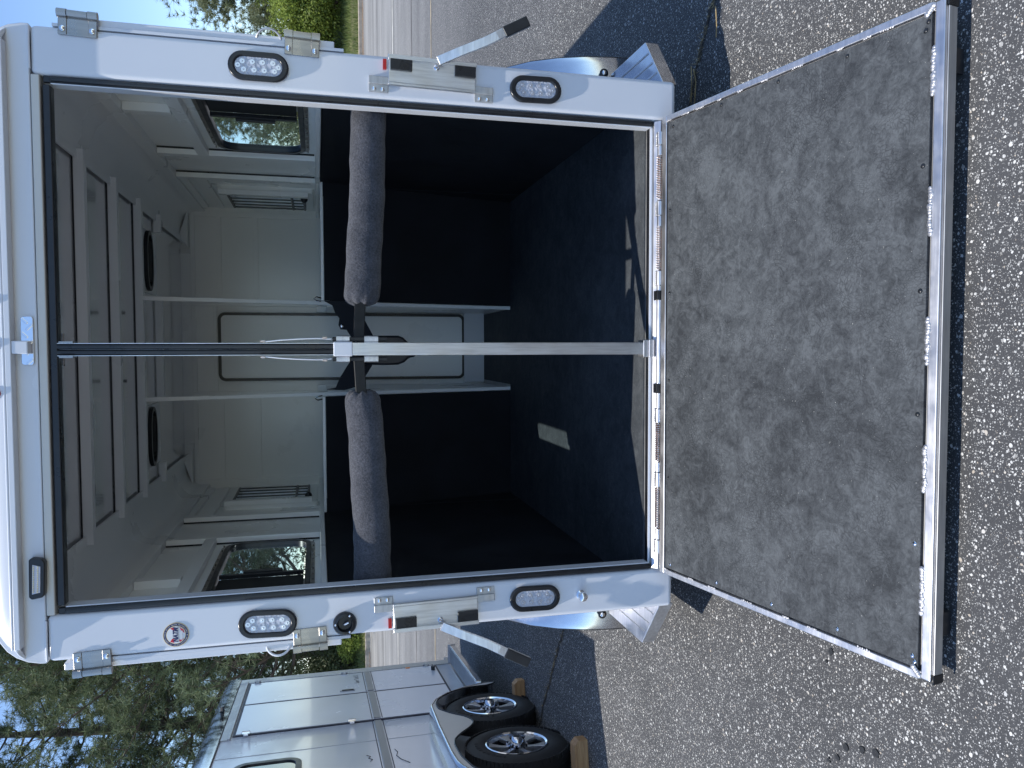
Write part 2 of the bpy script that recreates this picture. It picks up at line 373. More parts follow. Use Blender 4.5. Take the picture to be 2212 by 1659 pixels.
# ------------------------------------------------------------------ ground
def ground():
    m = MB(); m.add([(-400,-40,0),(400,-40,0),(400,22.9,0),(-400,22.9,0)], [(0,1,2,3)])
    o = m.build('asphalt_lot', ASPH, smooth=False); tag(o, kind='structure')
    # crack with dry weeds that runs under the trailers
    path = [(-4.6,3.6),(-3.3,3.0),(-2.5,2.52),(-2.3,2.40),(-2.1,2.28),(-1.86,2.10),(-1.2,1.72),(-.4,1.2),(.4,.72),(1.05,.36),(1.21,.29),(1.36,.19),(1.5,.1),(2.2,-.2),(3.4,-.6)]
    V = []; F = []; pr = random.Random(5); pts = []
    for i in range(len(path)-1):
        for k in range(8):
            q = k/8; pts.append((path[i][0]*(1-q)+path[i+1][0]*q+pr.uniform(-.012,.012), path[i][1]*(1-q)+path[i+1][1]*q+pr.uniform(-.012,.012)))
    for (x,y) in pts:
        h = pr.uniform(.004,.012); V += [(x-h*.4,y-h,.004),(x+h*.4,y+h,.004)]
    F = [(2*i,2*i+2,2*i+3,2*i+1) for i in range(len(pts)-1)]
    me = MB(); me.add(V, F); tag(me.build('asphalt_crack', simple('crack_fill', (.035,.027,.02), .9), smooth=False), kind='structure')
    g = []; 
    Vv = []; Ff = []; 
    for _ in range(420):
        x, y = pr.choice(pts); a = pr.uniform(0, 6.28); l = pr.uniform(.015,.06); b = Vector((x+pr.uniform(-.01,.01), y+pr.uniform(-.01,.01), .003))
        t_ = b+Vector((math.cos(a)*l, math.sin(a)*l, pr.uniform(.003,.02))); s_ = Vector((-math.sin(a), math.cos(a),0))*.0016
        k = len(Vv); Vv += [tuple(b-s_), tuple(b+s_), tuple(t_)]; Ff.append((k,k+1,k+2))
    # two long dry stems lying in the shade on the right
    mm = MB(); mm.add(Vv, Ff)
    for st in ([(1.36,.14,.01),(1.33,.10,.03),(1.27,.11,.02),(1.24,.14,.006)], [(1.20,.35,.006),(1.13,.33,.014),(1.05,.35,.006)], [(1.18,.33,.006),(1.12,.30,.01),(1.02,.32,.006)]):
        mm.tube(st, .0022, 5)
    tag(mm.build('dry_weeds', simple('dry_weed', (.34,.25,.12), .9, ns=20, var=.4), smooth=False), kind='stuff')
    # far seams / painted line
    m = MB(); m.box(-60, 60, 13.22, 13.31, .003, .005)
    tag(m.build('painted_line', simple('worn_paint', (.62,.60,.54), .7, ns=3, var=.3), smooth=False), kind='structure')
    m = MB(); m.box(-60, 60, 7.93, 7.965, .003, .005)
    tag(m.build('pavement_seam', simple('seam_grit', (.42,.34,.22), .9, ns=5, var=.4), smooth=False), kind='structure')
    m = MB(); m.box(-60, 60, 17.2, 17.32, .003, .0045); m.box(-60, 60, 10.1, 10.2, .003, .0045)
    tag(m.build('tar_patch', simple('old_tar', (.13,.125,.12), .8, ns=2, var=.4), smooth=False), kind='structure')
    # curb
    m = MB(); x = -60
    while x < 60:
        m.box(x, x+2.98, 22.75, 22.95, -.05, .145); x += 3.0
    tag(m.build('curb', CONC, bevel=.02), kind='structure')
    # bank behind the curb
    n = 60; V = []; F = []
    for j in range(16):
        for i in range(n+1):
            x = -90+180*i/n; yy = 22.95+(j**1.6)*.9; z = .11+min(2.2, .12*(yy-22.95)**.85) + .06*math.sin(x*.7+j) + (0 if j == 0 else .05*math.sin(x*2.1+j*1.7))
            if j == 0: z = .12
            V.append((x, yy, z))
    for j in range(15):
        for i in range(n): F.append((j*(n+1)+i, j*(n+1)+i+1, (j+1)*(n+1)+i+1, (j+1)*(n+1)+i))
    m = MB(); m.add(V, F)
    tag(m.build('grass_bank', simple('bank_soil', (.12,.12,.05), .95, ns=1.2, var=.45, bm=.5, bscale=6, bdist=.05)), kind='structure')
    N = 60000
    x = nrg.uniform(-17, 17, N); d = nrg.uniform(0, 1, N)**1.3*6.0; y = 22.97+d; z = .10+.12*np.maximum(d,0)**.85
    a = nrg.uniform(0, 6.28, N); l = nrg.uniform(.06,.26,N); wd = .008
    B = np.stack([x,y,z],1); S = np.stack([np.cos(a),np.sin(a),0*a],1)*wd; T = B+np.stack([np.sin(a)*l*.5, np.cos(a)*l*.5, l],1)
    V = np.stack([B-S, B+S, T],1).reshape(-1,3); F = np.arange(3*N).reshape(-1,3)
    tn = np.repeat(np.clip(nrg.uniform(0,1,N)*.6+.4*(.5+.5*np.sin(x*1.1+y*.8)),0,1),3)
    tag(np_mesh('grass', V, F, GRASSM, tone=tn), kind='stuff')
    # needles blown against the curb
    N = 9000; x = nrg.uniform(-17, 17, N); keep = (np.sin(x*.9)+np.sin(x*2.3+1)*.6+.6) > 0; x = x[keep]; N = len(x)
    y = 22.7-nrg.exponential(.18, N); a = nrg.uniform(0, 3.14, N); l = nrg.uniform(.04,.12,N)
    B = np.stack([x,y,.008+nrg.uniform(0,.03,N)],1); S = np.stack([-np.sin(a),np.cos(a),0*a],1)*.006; T = B+np.stack([np.cos(a)*l,np.sin(a)*l,0*a+.006],1)
    V = np.stack([B-S, B+S, T],1).reshape(-1,3)
    tag(np_mesh('leaf_litter', V, np.arange(3*N).reshape(-1,3), DRY, tone=np.zeros(3*N)), kind='stuff')
    # tar drops
    m = MB()
    for (x, y, r_) in ((-.95,-.62,.016),(-.99,-.60,.010),(-1.22,-.70,.018),(-1.19,-.77,.018),(-1.17,-.83,.020),(-1.27,-.66,.014),(-1.30,-.62,.012),(-2.1,.55,.010),(.35,-1.45,.010),(-.2,-1.42,.012)):
        r_ *= .8; k = [(x+r_*pr.uniform(.5,1.1)*math.cos(q), y+r_*pr.uniform(.5,1.1)*math.sin(q)) for q in np.linspace(0,6.28,11)[:-1]]
        m.prism(k, 'Z', .001, .004)
    tag(m.build('tar_drops', simple('tar', (.02,.02,.02), .5), smooth=False), kind='stuff')
ground()

# ------------------------------------------------------------------ the open horse trailer
T = empty('horse_trailer', (.008, 0, 0))
tag(T, 'white two-horse trailer seen from behind, doors folded back and rear ramp lowered', 'horse trailer')
ZF = .33       # floor
ZT = 2.37      # head of the rear opening
W = .845       # half width of the opening
for s in (-1, 1):
    m = MB(); m.prism([(s*W,0),(s*.995,0),(s*.995,.07),(s*W,.07)] if s > 0 else [(s*.995,0),(s*W,0),(s*W,.07),(s*.995,.07)], 'Z', .245, 2.402)
    m.build('rear_post', WHITE, T, bevel=.018, seg=5)
# header: flat band with lip, then the bulging roof cap above the drip rail
m = MB(); m.box(-W, W, .0, .06, 2.377, 2.402); m.build('header_lip', BEIGE, T, bevel=.004)
def arcpt(a):        # outline of the roof end, a = -1 .. 1
    sg = -1 if a < 0 else 1; q = abs(a)
    if q > .8:
        t_ = (q-.8)/.2*R(84); return (sg*(.868+.130*math.sin(t_)), 2.410+.138*math.cos(t_))
    return (sg*.868*q/.8, 2.548+.022*(1-(q/.8)**2))
NA = 56
outl = [arcpt(-1+2*i/NA) for i in range(NA+1)]
poly = [(-.998,2.404)]+outl+[(.998,2.404)]
m = MB(); m.prism(poly, 'Y', .002, .05); m.build('header', WHITE, T, bevel=.004, seg=2)
V = []; F = []; NS_ = 9
for j in range(NS_+1):
    v = j/NS_
    for i in range(NA+1):
        a = -1+2*i/NA; aa = max(-.955, min(.955, a)); ox, oz = arcpt(aa); rx = a*.938
        V.append((rx+(ox-rx)*v, -.033+.050*(1-math.cos(v*math.pi/2)), 2.480+(oz-2.480)*math.sin(v*math.pi/2)))
for i in range(NA+1):
    a = -1+2*i/NA; ox, oz = arcpt(max(-.955, min(.955, a))); V.append((ox*.997, .12, oz+.008*(1-abs(a)**6)))
n1 = NA+1
for j in range(NS_+1):
    for i in range(NA): F.append((j*n1+i, j*n1+i+1, (j+1)*n1+i+1, (j+1)*n1+i))
m = MB(); m.add(V, F); o = m.build('roof_cap', WHITE, T, angle=60); sm = o.modifiers.new('thick', 'SOLIDIFY'); sm.thickness = .004; sm.offset = -1
N = 28; n1 = N+1
m = MB(); m.box(-.935, .935, -.036, .004, 2.466, 2.484); m.box(-.935, .935, -.036, -.030, 2.484, 2.492); m.build('drip_rail', WHITE, T, bevel=.003)
for s in (-1, 1):
    m = MB(); m.tube([(s*.99,-.001,2.403),(s*.93,-.003,2.4035),(s*.86,-.002,2.403)], .004, 8); m.build('weld_seam', WHITE, T)
for i, x in enumerate((-.135, .012, .145)):
    m = MB(); m.lathe([(.013,0),(.013,.006),(.009,.012),(0,.013)], (0,0,0), 'Y', 16)
    o = m.build('marker_light', RED, T, loc=(x, -.012-.018, 2.512), rot=(R(30+180),0,0))
    m = MB(); m.lathe([(.018,-.002),(.018,.004),(.012,.005)], (0,0,0), 'Y', 18); m.build('grommet', RUB, o)
# door seals and trims
for s in (-1, 1):
    m = MB(); m.box(s*(W-.001), s*(W-.020), .008, .026, .335, ZT); m.tube([(s*(W-.010),.010,.34),(s*(W-.010),.010,ZT-.02)], .0085, 10)
    m.build('door_seal', RUB, T, bevel=.003)
    m = MB(); m.box(s*(W-.0205), s*(W-.0245), .012, .060, .34, ZT-.02); m.build('seal_trim', WHITE, T, bevel=.001)
m = MB(); m.box(-W+.028, W-.028, .006, .045, 2.349, 2.372); m.build('header_seal', RUB, T, bevel=.004)

# side walls (with window holes), floor, roof
WX, IX = .985, .95
wy0, wy1, wz0, wz1 = .20, 1.375, 1.60, 2.01
for s in (-1, 1):
    m = MB()
    for (ya, yb, za, zb) in ((.07,wy0,.30,2.36),(wy1,2.30,.30,2.36),(wy0,wy1,.30,wz0),(wy0,wy1,wz1,2.36),(2.30,2.80,.30,1.60),(2.30,2.80,2.10,2.36),(2.80,3.3,.30,2.36)):
        m.box(s*WX, s*1.0, ya, yb, za, zb)
    m.build('side_wall', WHITEIN, T, smooth=False)
    m = MB(); m.box(s*IX, s*(IX+.012), .072, 2.30, ZF, 1.53)
    wm = m.build('wall_mat', BLACKMAT, T)
    m = MB(); m.box(s*(IX-.004), s*(IX+.0), 1.985, 2.30, ZF+.005, 1.525); m.build('mat_panel', BLACKMAT, wm, bevel=.001)
    m = MB(); m.box(s*(IX-.012), s*WX, .072, 3.08, 1.532, 1.556); m.build('wall_cap_rail', WHITEIN, T, bevel=.003)
    for (ya, yb) in ((1.40, 1.46), (1.93, 1.99)):
        m = MB(); m.box(s*IX, s*WX, ya, yb, 1.557, 2.30); ws = m.build('wall_stud', WHITEIN, T, bevel=.002)
        m = MB(); m.box(s*(IX+.026), s*WX, ya-.0016, ya-.0003, 1.56, 2.30); m.build('crevice_line', RUB, ws)  # thin dark strip along the stud's near crevice
    for (ya, yb) in ((.13,.17), (.70,.75)):
        m = MB(); m.box(s*IX, s*WX, ya, yb, 2.12, 2.30); m.build('wall_stud', WHITEIN, T, bevel=.003)
    m = MB(); m.box(s*IX, s*WX, .072, 1.40, 2.062, 2.115); m.build('wall_rail', WHITEIN, T, bevel=.003)
    m = MB(); m.box(s*(IX-.003), s*WX, .072, 3.08, 2.302, 2.352); m.build('wall_top_rail', WHITEIN, T, bevel=.004)
    for (ya, yb, za, zb) in ((2.05,2.98,2.262,2.300),(2.05,2.98,2.160,2.20)):
        m = MB(); m.box(s*(IX+.012), s*WX, ya, yb, za, zb); m.build('wall_rail', WHITEIN, T, bevel=.002)
    # coving
    V = []; F = []
    for k in range(9):
        a = R(90*k/8); x = .768+.182*math.sin(a)**.9; z = 2.352+.103*math.cos(a)**.9 if k < 8 else 2.352
        V += [(s*x, .05, z), (s*x, 3.08, z)]
    F = [(2*i,2*i+1,2*i+3,2*i+2) for i in range(8)]
    m = MB(); m.add(V, F); m.build('ceiling_coving', WHITEIN, T)
    m = MB(); m.box(s*.768, s*.735, .05, 3.08, 2.446, 2.456); m.build('ceiling_strip', WHITEIN, T, bevel=.002)
m = MB(); m.box(-1.0, 1.0, .075, 3.3, 2.467, 2.50); m.build('ceiling', None or simple('glossy_ceiling', (.74,.75,.76), .13, metal=.55, coat=.6, ns=1.5, var=.02, bm=.08, bscale=1.6, bdist=.012), T, smooth=False)
m = MB(); V = []; F = []
for j, y in enumerate((.10, 3.3)):
    for i in range(N+1):
        a = -1+2*i/N; ox, oz = arcpt(a); V.append((ox*.99, y, oz+.006*(1-abs(a)**6)))
for i in range(N): F.append((i, i+1, n1+i+1, n1+i))
m.add(V, F); m.build('roof', WHITE, T)
for s in (-1, 1):
    m = MB(); m.box(s*.985, s*1.0, .072, 3.3, 2.36, 2.44); m.build('roof_side_rail', WHITE, T)
for i, y in enumerate((.63, 1.136, 1.636)):
    m = MB(); m.box(-.772, .772, y, y+.04, 2.424, 2.462); rb = m.build('roof_beam', WHITEIN, T, bevel=.002)
    m = MB(); m.box(-.768, .768, y-.001, y+.03, 2.4625, 2.4665); m.build('crevice_line', RUB, rb)  # dark strip drawn in for the gap shadow between beam and ceiling
for (xa, xb) in ((-.772,-.66), (-.29,.30), (.67,.772)):
    m = MB(); m.box(xa, xb, 2.14, 2.18, 2.424, 2.462); m.build('roof_beam', WHITEIN, T, bevel=.003)
for s in (-1, 1):
    m = MB(); m.box(s*.31, s*.655, 1.69, 2.19, 2.458, 2.464); vp = m.build('vent_plate', WHITEIN, T, bevel=.002)
    m = MB(); ol = [(s*.483+.165*math.cos(q)*abs(math.cos(q))**-.25 if abs(math.cos(q)) > 1e-3 else s*.483, 1.92+.085*math.sin(q)) for q in np.linspace(0, 2*math.pi, 33)[:-1]]
    il = [(s*.483+(x-s*.483)*.86, 1.92+(y-1.92)*.74) for (x, y) in ol]
    m.ring(ol, il, 'Z', 2.436, 2.457); m.build('vent_rim', BLACKPL, vp, bevel=.003)
    m = MB(); m.prism(il, 'Z', 2.452, 2.456)
    for k in range(4): m.box(s*.483-.11, s*.483+.11, 1.875+k*.028, 1.882+k*.028, 2.440, 2.451)
    m.build('vent_grille', BLACKPL, vp)
# floor
m = MB(); m.box(-.95, .95, .07, 3.10, ZF-.03, ZF-.0005); m.build('floor_deck', ALUD, T)
m = MB(); m.box(-.948, .948, .082, 2.215, ZF, ZF+.004); m.box(-.235, .255, 2.216, 3.09, ZF, ZF+.004); fm = m.build('floor_mat', FLOORMAT, T)
m = MB(); m.box(-.84, .84, .031, .060, ZF+.001, ZF+.006); m.build('threshold_seal', RUB, T, bevel=.002)
# front wall with rails, door, mangers
YF = 3.08
m = MB(); m.box(-1.0, 1.0, YF, YF+.03, .30, 2.47); m.build('front_wall', WHITEIN, T, smooth=False)
for s in (-1, 1):
    for (za, zb) in ((2.372,2.40),(2.198,2.226),(1.952,1.986)):
        m = MB(); m.box(s*.335, s*.95, YF-.02, YF, za, zb); m.build('front_rail', WHITEIN, T, bevel=.002)
    m = MB(); m.box(s*.92, s*.953, YF-.024, YF, 1.557, 2.37); m.build('front_stile', WHITEIN, T, bevel=.002)
    m = MB(); m.box(s*.30, s*.333, YF-.024, YF, 1.557, 2.40); m.build('front_stile', WHITEIN, T, bevel=.002)
    m = MB(); m.box(s*.66, s*.688, YF-.02, YF, 2.402, 2.46); m.build('front_stile', WHITEIN, T, bevel=.002)
    m = MB(); m.prism([(s*.70,2.405),(s*.935,2.405),(s*.76,2.462)] if s > 0 else [(s*.70,2.405),(s*.76,2.462),(s*.935,2.405)], 'Y', YF-.10, YF-.002); m.build('corner_gusset', WHITEIN, T, bevel=.002)
m = MB(); m.box(-.298, .298, YF-.02, YF, 2.372, 2.40); m.build('front_rail', WHITEIN, T, bevel=.002)
m = MB(); m.box(-.298, .298, YF-.02, YF, 2.235, 2.258); m.build('front_rail', WHITEIN, T, bevel=.002)
dr = MB(); dr.prism(rrect(.456, 1.72, .035, 5, .015, 1.355), 'Y', YF-.035, YF-.004); door = dr.build('walk_through_door', WHITEIN, T, bevel=.004)
m = MB(); m.ring(rrect(.482, 1.746, .048, 5, .015, 1.355), rrect(.442, 1.706, .030, 5, .015, 1.355), 'Y', YF-.042, YF-.030); m.build('door_gasket', BLACKPL, door)
m = MB(); m.box(-.25, .27, YF-.05, YF-.036, .335, .488); m.build('door_kick_panel', WHITE, T, bevel=.002)
# slanted posts and black chest walls: foot at y 2.22, head at the third beam
def slant_y(z): return 2.22-(z-ZF)*(.58/2.09)
for s, xc in ((1, .262), (-1, -.262)):
    m = MB(); m.add([(xc-.011,slant_y(ZF),ZF),(xc+.011,slant_y(ZF),ZF),(xc+.011,slant_y(ZF)+.03,ZF),(xc-.011,slant_y(ZF)+.03,ZF),
                     (xc-.011,slant_y(2.43),2.43),(xc+.011,slant_y(2.43),2.43),(xc+.011,slant_y(2.43)+.03,2.43),(xc-.011,slant_y(2.43)+.03,2.43)],
                    [(0,3,2,1),(4,5,6,7),(0,1,5,4),(1,2,6,5),(2,3,7,6),(3,0,4,7)]); m.build('divider_post', WHITEIN, T, bevel=.003)
    xa, xb = sorted((s*.277, s*.95)); za, zb = ZF+.001, 1.515
    m = MB(); m.add([(xa,slant_y(za),za),(xb,slant_y(za),za),(xb,slant_y(za)+.02,za),(xa,slant_y(za)+.02,za),(xa,slant_y(zb),zb),(xb,slant_y(zb),zb),(xb,slant_y(zb)+.02,zb),(xa,slant_y(zb)+.02,zb)],
                    [(0,3,2,1),(4,5,6,7),(0,1,5,4),(1,2,6,5),(2,3,7,6),(3,0,4,7)]); m.build('chest_wall', BLACKMAT, T)
    m = MB(); m.box(xa, xb, slant_y(1.515)-.004, slant_y(1.515)+.035, 1.517, 1.533); m.build('chest_wall_cap', WHITEIN, T, bevel=.002)
    # passage side panels behind the posts
    m = MB(); m.box(s*.262, s*.277, 2.26, YF, ZF, 1.50); m.build('passage_panel', WHITEIN, T)
    m = MB(); m.box(s*.258, s*.30, YF-.10, YF-.052, 1.30, 1.56); m.build('latch_plate', WHITEIN, T, bevel=.003)
    # snap hook on the chest wall cap
    m = MB(); m.tube([(s*.27,slant_y(1.53)-.01,1.535),(s*.275,slant_y(1.53)-.02,1.56),(s*.285,slant_y(1.53)-.02,1.575),(s*.295,slant_y(1.53)-.02,1.56),(s*.29,slant_y(1.53)-.01,1.535)], .004, 8); m.build('snap_hook', CHROME, T)

# windows
BARM = simple('bar_steel', (.02, .021, .022), .3)
def window(s):
    m = MB(); m.ring(rrect(wy1-wy0, wz1-wz0, .09, 6, (wy0+wy1)/2, (wz0+wz1)/2), rrect(wy1-wy0-.048, wz1-wz0-.048, .07, 6, (wy0+wy1)/2, (wz0+wz1)/2), 'X', s*(WX-.012), s*1.008)
    wn = m.build('window', BLACKPL, T, bevel=.004)
    m = MB(); m.ring(rrect(wy1-wy0+.035, wz1-wz0+.035, .10, 6, (wy0+wy1)/2, (wz0+wz1)/2), rrect(wy1-wy0+.002, wz1-wz0+.002, .09, 6, (wy0+wy1)/2, (wz0+wz1)/2), 'X', s*(WX-.004), s*(WX-.001))
    for k in range(14):
        yy = wy0+(wy1-wy0)*(k+.5)/14
        for zz in (wz0-.010, wz1+.010): m.ball((s*(WX-.006), yy, zz), .004, n=6)
    m.build('window_trim', STEEL, wn)
    m = MB(); m.box(s*(WX+.004), s*(WX+.007), wy0+.03, .775, wz0+.03, wz1-.03); m.build('screen', simple('window_screen', (.015,.016,.017), .6), wn)
    m = MB(); m.box(s*(WX-.014), s*(WX+.004), .775, .795, wz0+.03, wz1-.03); m.build('window_bar', BLACKPL, wn, bevel=.002)
    m = MB(); m.box(s*(WX-.022), s*(WX-.008), .79, .818, 1.72, 1.88); m.build('window_catch', BLACKPL, wn, bevel=.003)
    pl = rrect(wy1-.03-.795, wz1-wz0-.06, .05, 6, (.795+wy1-.03)/2, (wz0+wz1)/2); m = MB(); m.add([(s*(WX+.004),y,z) for (y,z) in pl], [tuple(range(len(pl)))]); m.build('pane', GLASS, wn)
    # barred feed window further forward
    m = MB(); m.ring(rrect(.56, .56, .03, 4, 2.55, 1.85), rrect(.44, .44, .03, 4, 2.55, 1.85), 'X', s*(WX-.03), s*1.01)
    fw = m.build('feed_window', WHITEIN, T, bevel=.004)
    pl = rrect(.44, .44, .03, 4, 2.55, 1.85); m = MB(); m.add([(s*.999,y,z) for (y,z) in pl], [tuple(range(len(pl)))]); m.build('pane', glassy('dark_window_glass', (.36,.42,.42)), fw)
    for k in range(5):
        yy = 2.345+k*.102; m = MB(); m.tube([(s*(WX-.045), yy, 1.625), (s*(WX-.045), yy, 2.075)], .0052, 8); m.build('bar', BARM, fw)
    for zz in (1.625, 2.075, 1.70):
        m = MB(); m.tube([(s*(WX-.045), 2.335, zz), (s*(WX-.045), 2.765, zz)], .0085, 8); m.build('bar', BLACKPL, fw)
    m = MB(); m.ball((s*(WX-.055), 2.345, 1.625), .022, n=8); m.build('bar_knob', BLACKPL, fw)
    m = MB(); m.box(s*(WX-.06), s*(WX-.03), 2.24, 2.29, 1.60, 2.12); m.build('window_shelf', WHITEIN, fw, bevel=.004)
    # wire loop seen beyond the glass
for s in (-1, 1): window(s)

# rear doors folded back along the sides
for s in (-1, 1):
    m = MB(); m.box(s*1.006, s*1.030, .012, .76, 1.49, 2.215 if s > 0 else 2.36); rd = m.build('folded_rear_door', WHITE, T, bevel=.004)
    m = MB(); m.box(s*.9965, s*1.0058, .006, .06, 1.46, 2.34); m.build('door_edge_strip', WHITE, rd)

# tail lights
def stadium(l, w_, n=14):
    out = []
    for k in range(n+1):
        a = R(-90+180*k/n)
        out.append((w_/2*math.cos(a), (l/2-w_/2)+w_/2*math.sin(a)) if False else (w_/2*math.sin(a+math.pi/2)*1, 0))
    out = []
    for k in range(n+1):
        a = math.pi*k/n; out.append((w_/2*math.cos(a), (l-w_)/2+w_/2*math.sin(a)))
    for k in range(n+1):
        a = math.pi+math.pi*k/n; out.append((w_/2*math.cos(a), -(l-w_)/2+w_/2*math.sin(a)))
    return out
m = MB(); m.ring(stadium(.190,.094), stadium(.148,.058), 'Y', -.016, 0)
tl = m.build('tail_light', RUB, T, loc=(.919,0,1.733), bevel=.006, seg=3)
m = MB(); m.prism(stadium(.152,.062), 'Y', -.010, -.001); m.build('lens', LENS, tl, bevel=.003)
m = MB()
for (x, z) in [(-.013,-.05),(.013,-.045),(-.013,-.018),(.013,-.013),(-.013,.014),(.013,.019),(-.013,.046),(.013,.050),(0,-.062),(0,.064)]:
    m.lathe([(.0085,-.0115),(.0075,-.0105),(.003,-.0100)], (x,0,z), 'Y', 10); m.ball((x,-.0112,z), .0028, n=6)
m.build('led', LED, tl)
dup(tl, T, (.918,0,.793), (0,R(-1),0)); dup(tl, T, (-.926,0,1.733), (0,R(2),0)); dup(tl, T, (-.916,0,.797), (0,R(1),0))

# strap hinges of the folded doors
def hinge(x, z, s):
    m = MB(); m.box(-.028, .030, -.004, 0, -.055, .055)
    m.box(-.028, .03, -.007, -.004, .030, .055); m.box(-.028, .03, -.007, -.004, -.055, -.030)
    h = m.build('strap_hinge', STEEL, T, loc=(x,-.001,z), rot=(0,R(2*s),0), bevel=.003)
    for (za, zb, r_) in ((-.057,-.030,.0135), (-.028,.028,.0115), (.030,.057,.0135)):
        m = MB(); m.tube([(s*.036,-.008,za),(s*.036,-.008,zb)], r_, 14); m.build('knuckle', STEEL, h)
    for zz in (-.042, .042):
        m = MB(); m.lathe([(.009,0),(.009,-.004),(.0068,-.0045),(.0062,-.0095),(.002,-.0105),(0,-.0106)], (-.010*s,-.006,zz), 'Y', 6); m.build('bolt', CHROME, h)
for (x, z, s) in ((.995,2.265,1),(.995,1.595,1),(-.998,2.272,-1),(-.985,1.596,-1)): hinge(x, z, s)
for s, x0 in ((1,1.012),(-1,-1.006)):
    m = MB(); m.tube([(x0+s*.034*math.sin(R(a))-.0, .02-.024*math.sin(R(a)), 1.700+.040*math.cos(R(a))) for a in range(0, 181, 12)], .0038, 8); m.build('wire_loop', ALUD if s > 0 else CABLE, T)

# ramp latch handles
def latch(s):
    x0 = .952
    m = MB(); m.box(-.052, .034, -.016, -.012, -.150, .150); m.prism([(-.052,-.016),(-.052,-.004),(-.044,0),(-.060,0),(-.064,-.010),(-.060,-.018)], 'Z', -.150, .150)
    m.box(.022, .036, -.030, -.014, -.152, .152)
    p = m.build('latch_plate', ALUV, T, loc=(s*x0, 0, 1.163), bevel=.003); p.scale = (s,1,1); p.rotation_euler = (0,R(1.2*s),0)
    for zz in (.108, -.112):
        m = MB(); m.box(-.012, .024, -.026, -.0165, zz-.038, zz+.036); m.build('rubber_pad', RUB, p, bevel=.002)
    m = MB(); m.lathe([(.010,-.016),(.010,-.020),(.006,-.023),(.004,-.018),(0,-.018)], (.010,0,-.014), 'Y', 12); m.build('bolt', CHROME, p)
    for zz in (.182, -.182):
        m = MB(); m.box(-.088, -.046, -.006, -.001, zz-.033, zz+.033); m.box(-.062, -.036, -.012, -.001, zz-.033, zz+.033)
        bk = m.build('latch_bracket', ALUD, p, bevel=.003)
        for k in (-.014, .014):
            m = MB(); m.lathe([(.0065,-.006),(.0065,-.011),(.002,-.0125),(0,-.0125)], (-.078,0,zz+k), 'Y', 8); m.build('bolt', CHROME, bk)
    m = MB(); m.box(-.010, .024, -.010, -.001, .156, .168); m.build('reflector', RED, p)
    # bent flat handle with grip
    P = [(.030,-.030,-.020),(.060,-.045,-.085),(.100,-.060,-.175),(.122,-.066,-.215),(.140,-.066,-.245)]
    m = MB()
    for i in range(len(P)-1):
        a, b = Vector(P[i]), Vector(P[i+1]); d = (b-a).normalized(); side = Vector((-.86,0,-.5)); side = (side-d*side.dot(d)).normalized(); up_ = d.cross(side)
        m.obox((a+b)/2, d, side, up_, (b-a).length/2+.003, .015, .0045)
    h = m.build('latch_handle', ALU, p, bevel=.002)
    a, b = Vector((.136,-.066,-.238)), Vector((.182,-.070,-.322)); d = (b-a).normalized(); side = Vector((-.86,0,-.5)); side = (side-d*side.dot(d)).normalized()
    m = MB(); m.obox((a+b)/2, d, side, d.cross(side), (b-a).length/2, .0185, .009); m.build('grip', RUB, h, bevel=.004)
    return p
for s in (-1, 1): latch(s)

# round socket, chrome stop, back-up lamp, latch at the head of the opening
m = MB(); m.lathe([(.040,0),(.040,-.010),(.036,-.016),(.027,-.018),(.024,-.010),(.022,-.004),(0,-.004)], (0,0,0), 'Y', 28)
o = m.build('power_socket', BLACKPL, T, loc=(-.949,0,1.479))
m = MB()
for k in range(3):
    a = R(90+120*k); m.ball((.032*math.cos(a),-.017,.032*math.sin(a)), .0042, (1,.5,1), 8)
m.build('screw', CHROME, o)
m = MB(); m.tube([(-.004,-.006,.004),(.0,-.016,.0),(.006,-.018,-.012)], .003, 6); m.build('socket_pin', LED, o)
m = MB(); m.lathe([(.017,0),(.017,-.004),(.010,-.008),(.010,-.016),(.015,-.020),(.018,-.028),(.016,-.037),(.009,-.043),(0,-.044)], (0,0,0), 'Y', 20)
m.build('door_stop', CHROME, T, loc=(-.918,0,.619))
m = MB(); m.prism([(-.066,.012),(-.060,-.018),(-.050,-.024),(.050,-.024),(.062,-.016),(.066,.014),(.060,.022),(-.058,.020)], 'Y', -.026, 0)
bl = m.build('backup_lamp', BLACKPL, T, loc=(-.717,0,2.420), rot=(0,R(2),0), bevel=.004)
m = MB(); m.prism([(-.048,.010),(-.042,-.013),(.040,-.013),(.046,.010)], 'Y', -.029, -.0265); m.build('lens', LENS, bl, bevel=.001)
m = MB()
for i in range(15):
    for zz in (-.006, .006): m.ball((-.040+i*.0057,-.030,zz), .0020, n=5)
m.build('led', simple('led_phosphor', (.62,.55,.30), .3), bl)
m = MB(); m.prism(rrect(.15,.034,.008,4,.02,0), 'Y', -.007, 0)
for i, x in enumerate((-.045,-.015,.012,.038,.062,.082)):
    c = (x,-.0075,.007 if i%2 else -.007); a = R(45 if i%2 else -45)
    m.obox(c, (math.cos(a),0,math.sin(a)), (0,1,0), (-math.sin(a),0,math.cos(a)), .012, .0022, .0032)
sp_ = m.build('strike_plate', CHROME, T, loc=(.006,0,2.430), bevel=.001)
m = MB(); m.box(-.021, .020, -.034, .002, -.010, .036); m.build('strap_block', WHITE, sp_, bevel=.004)

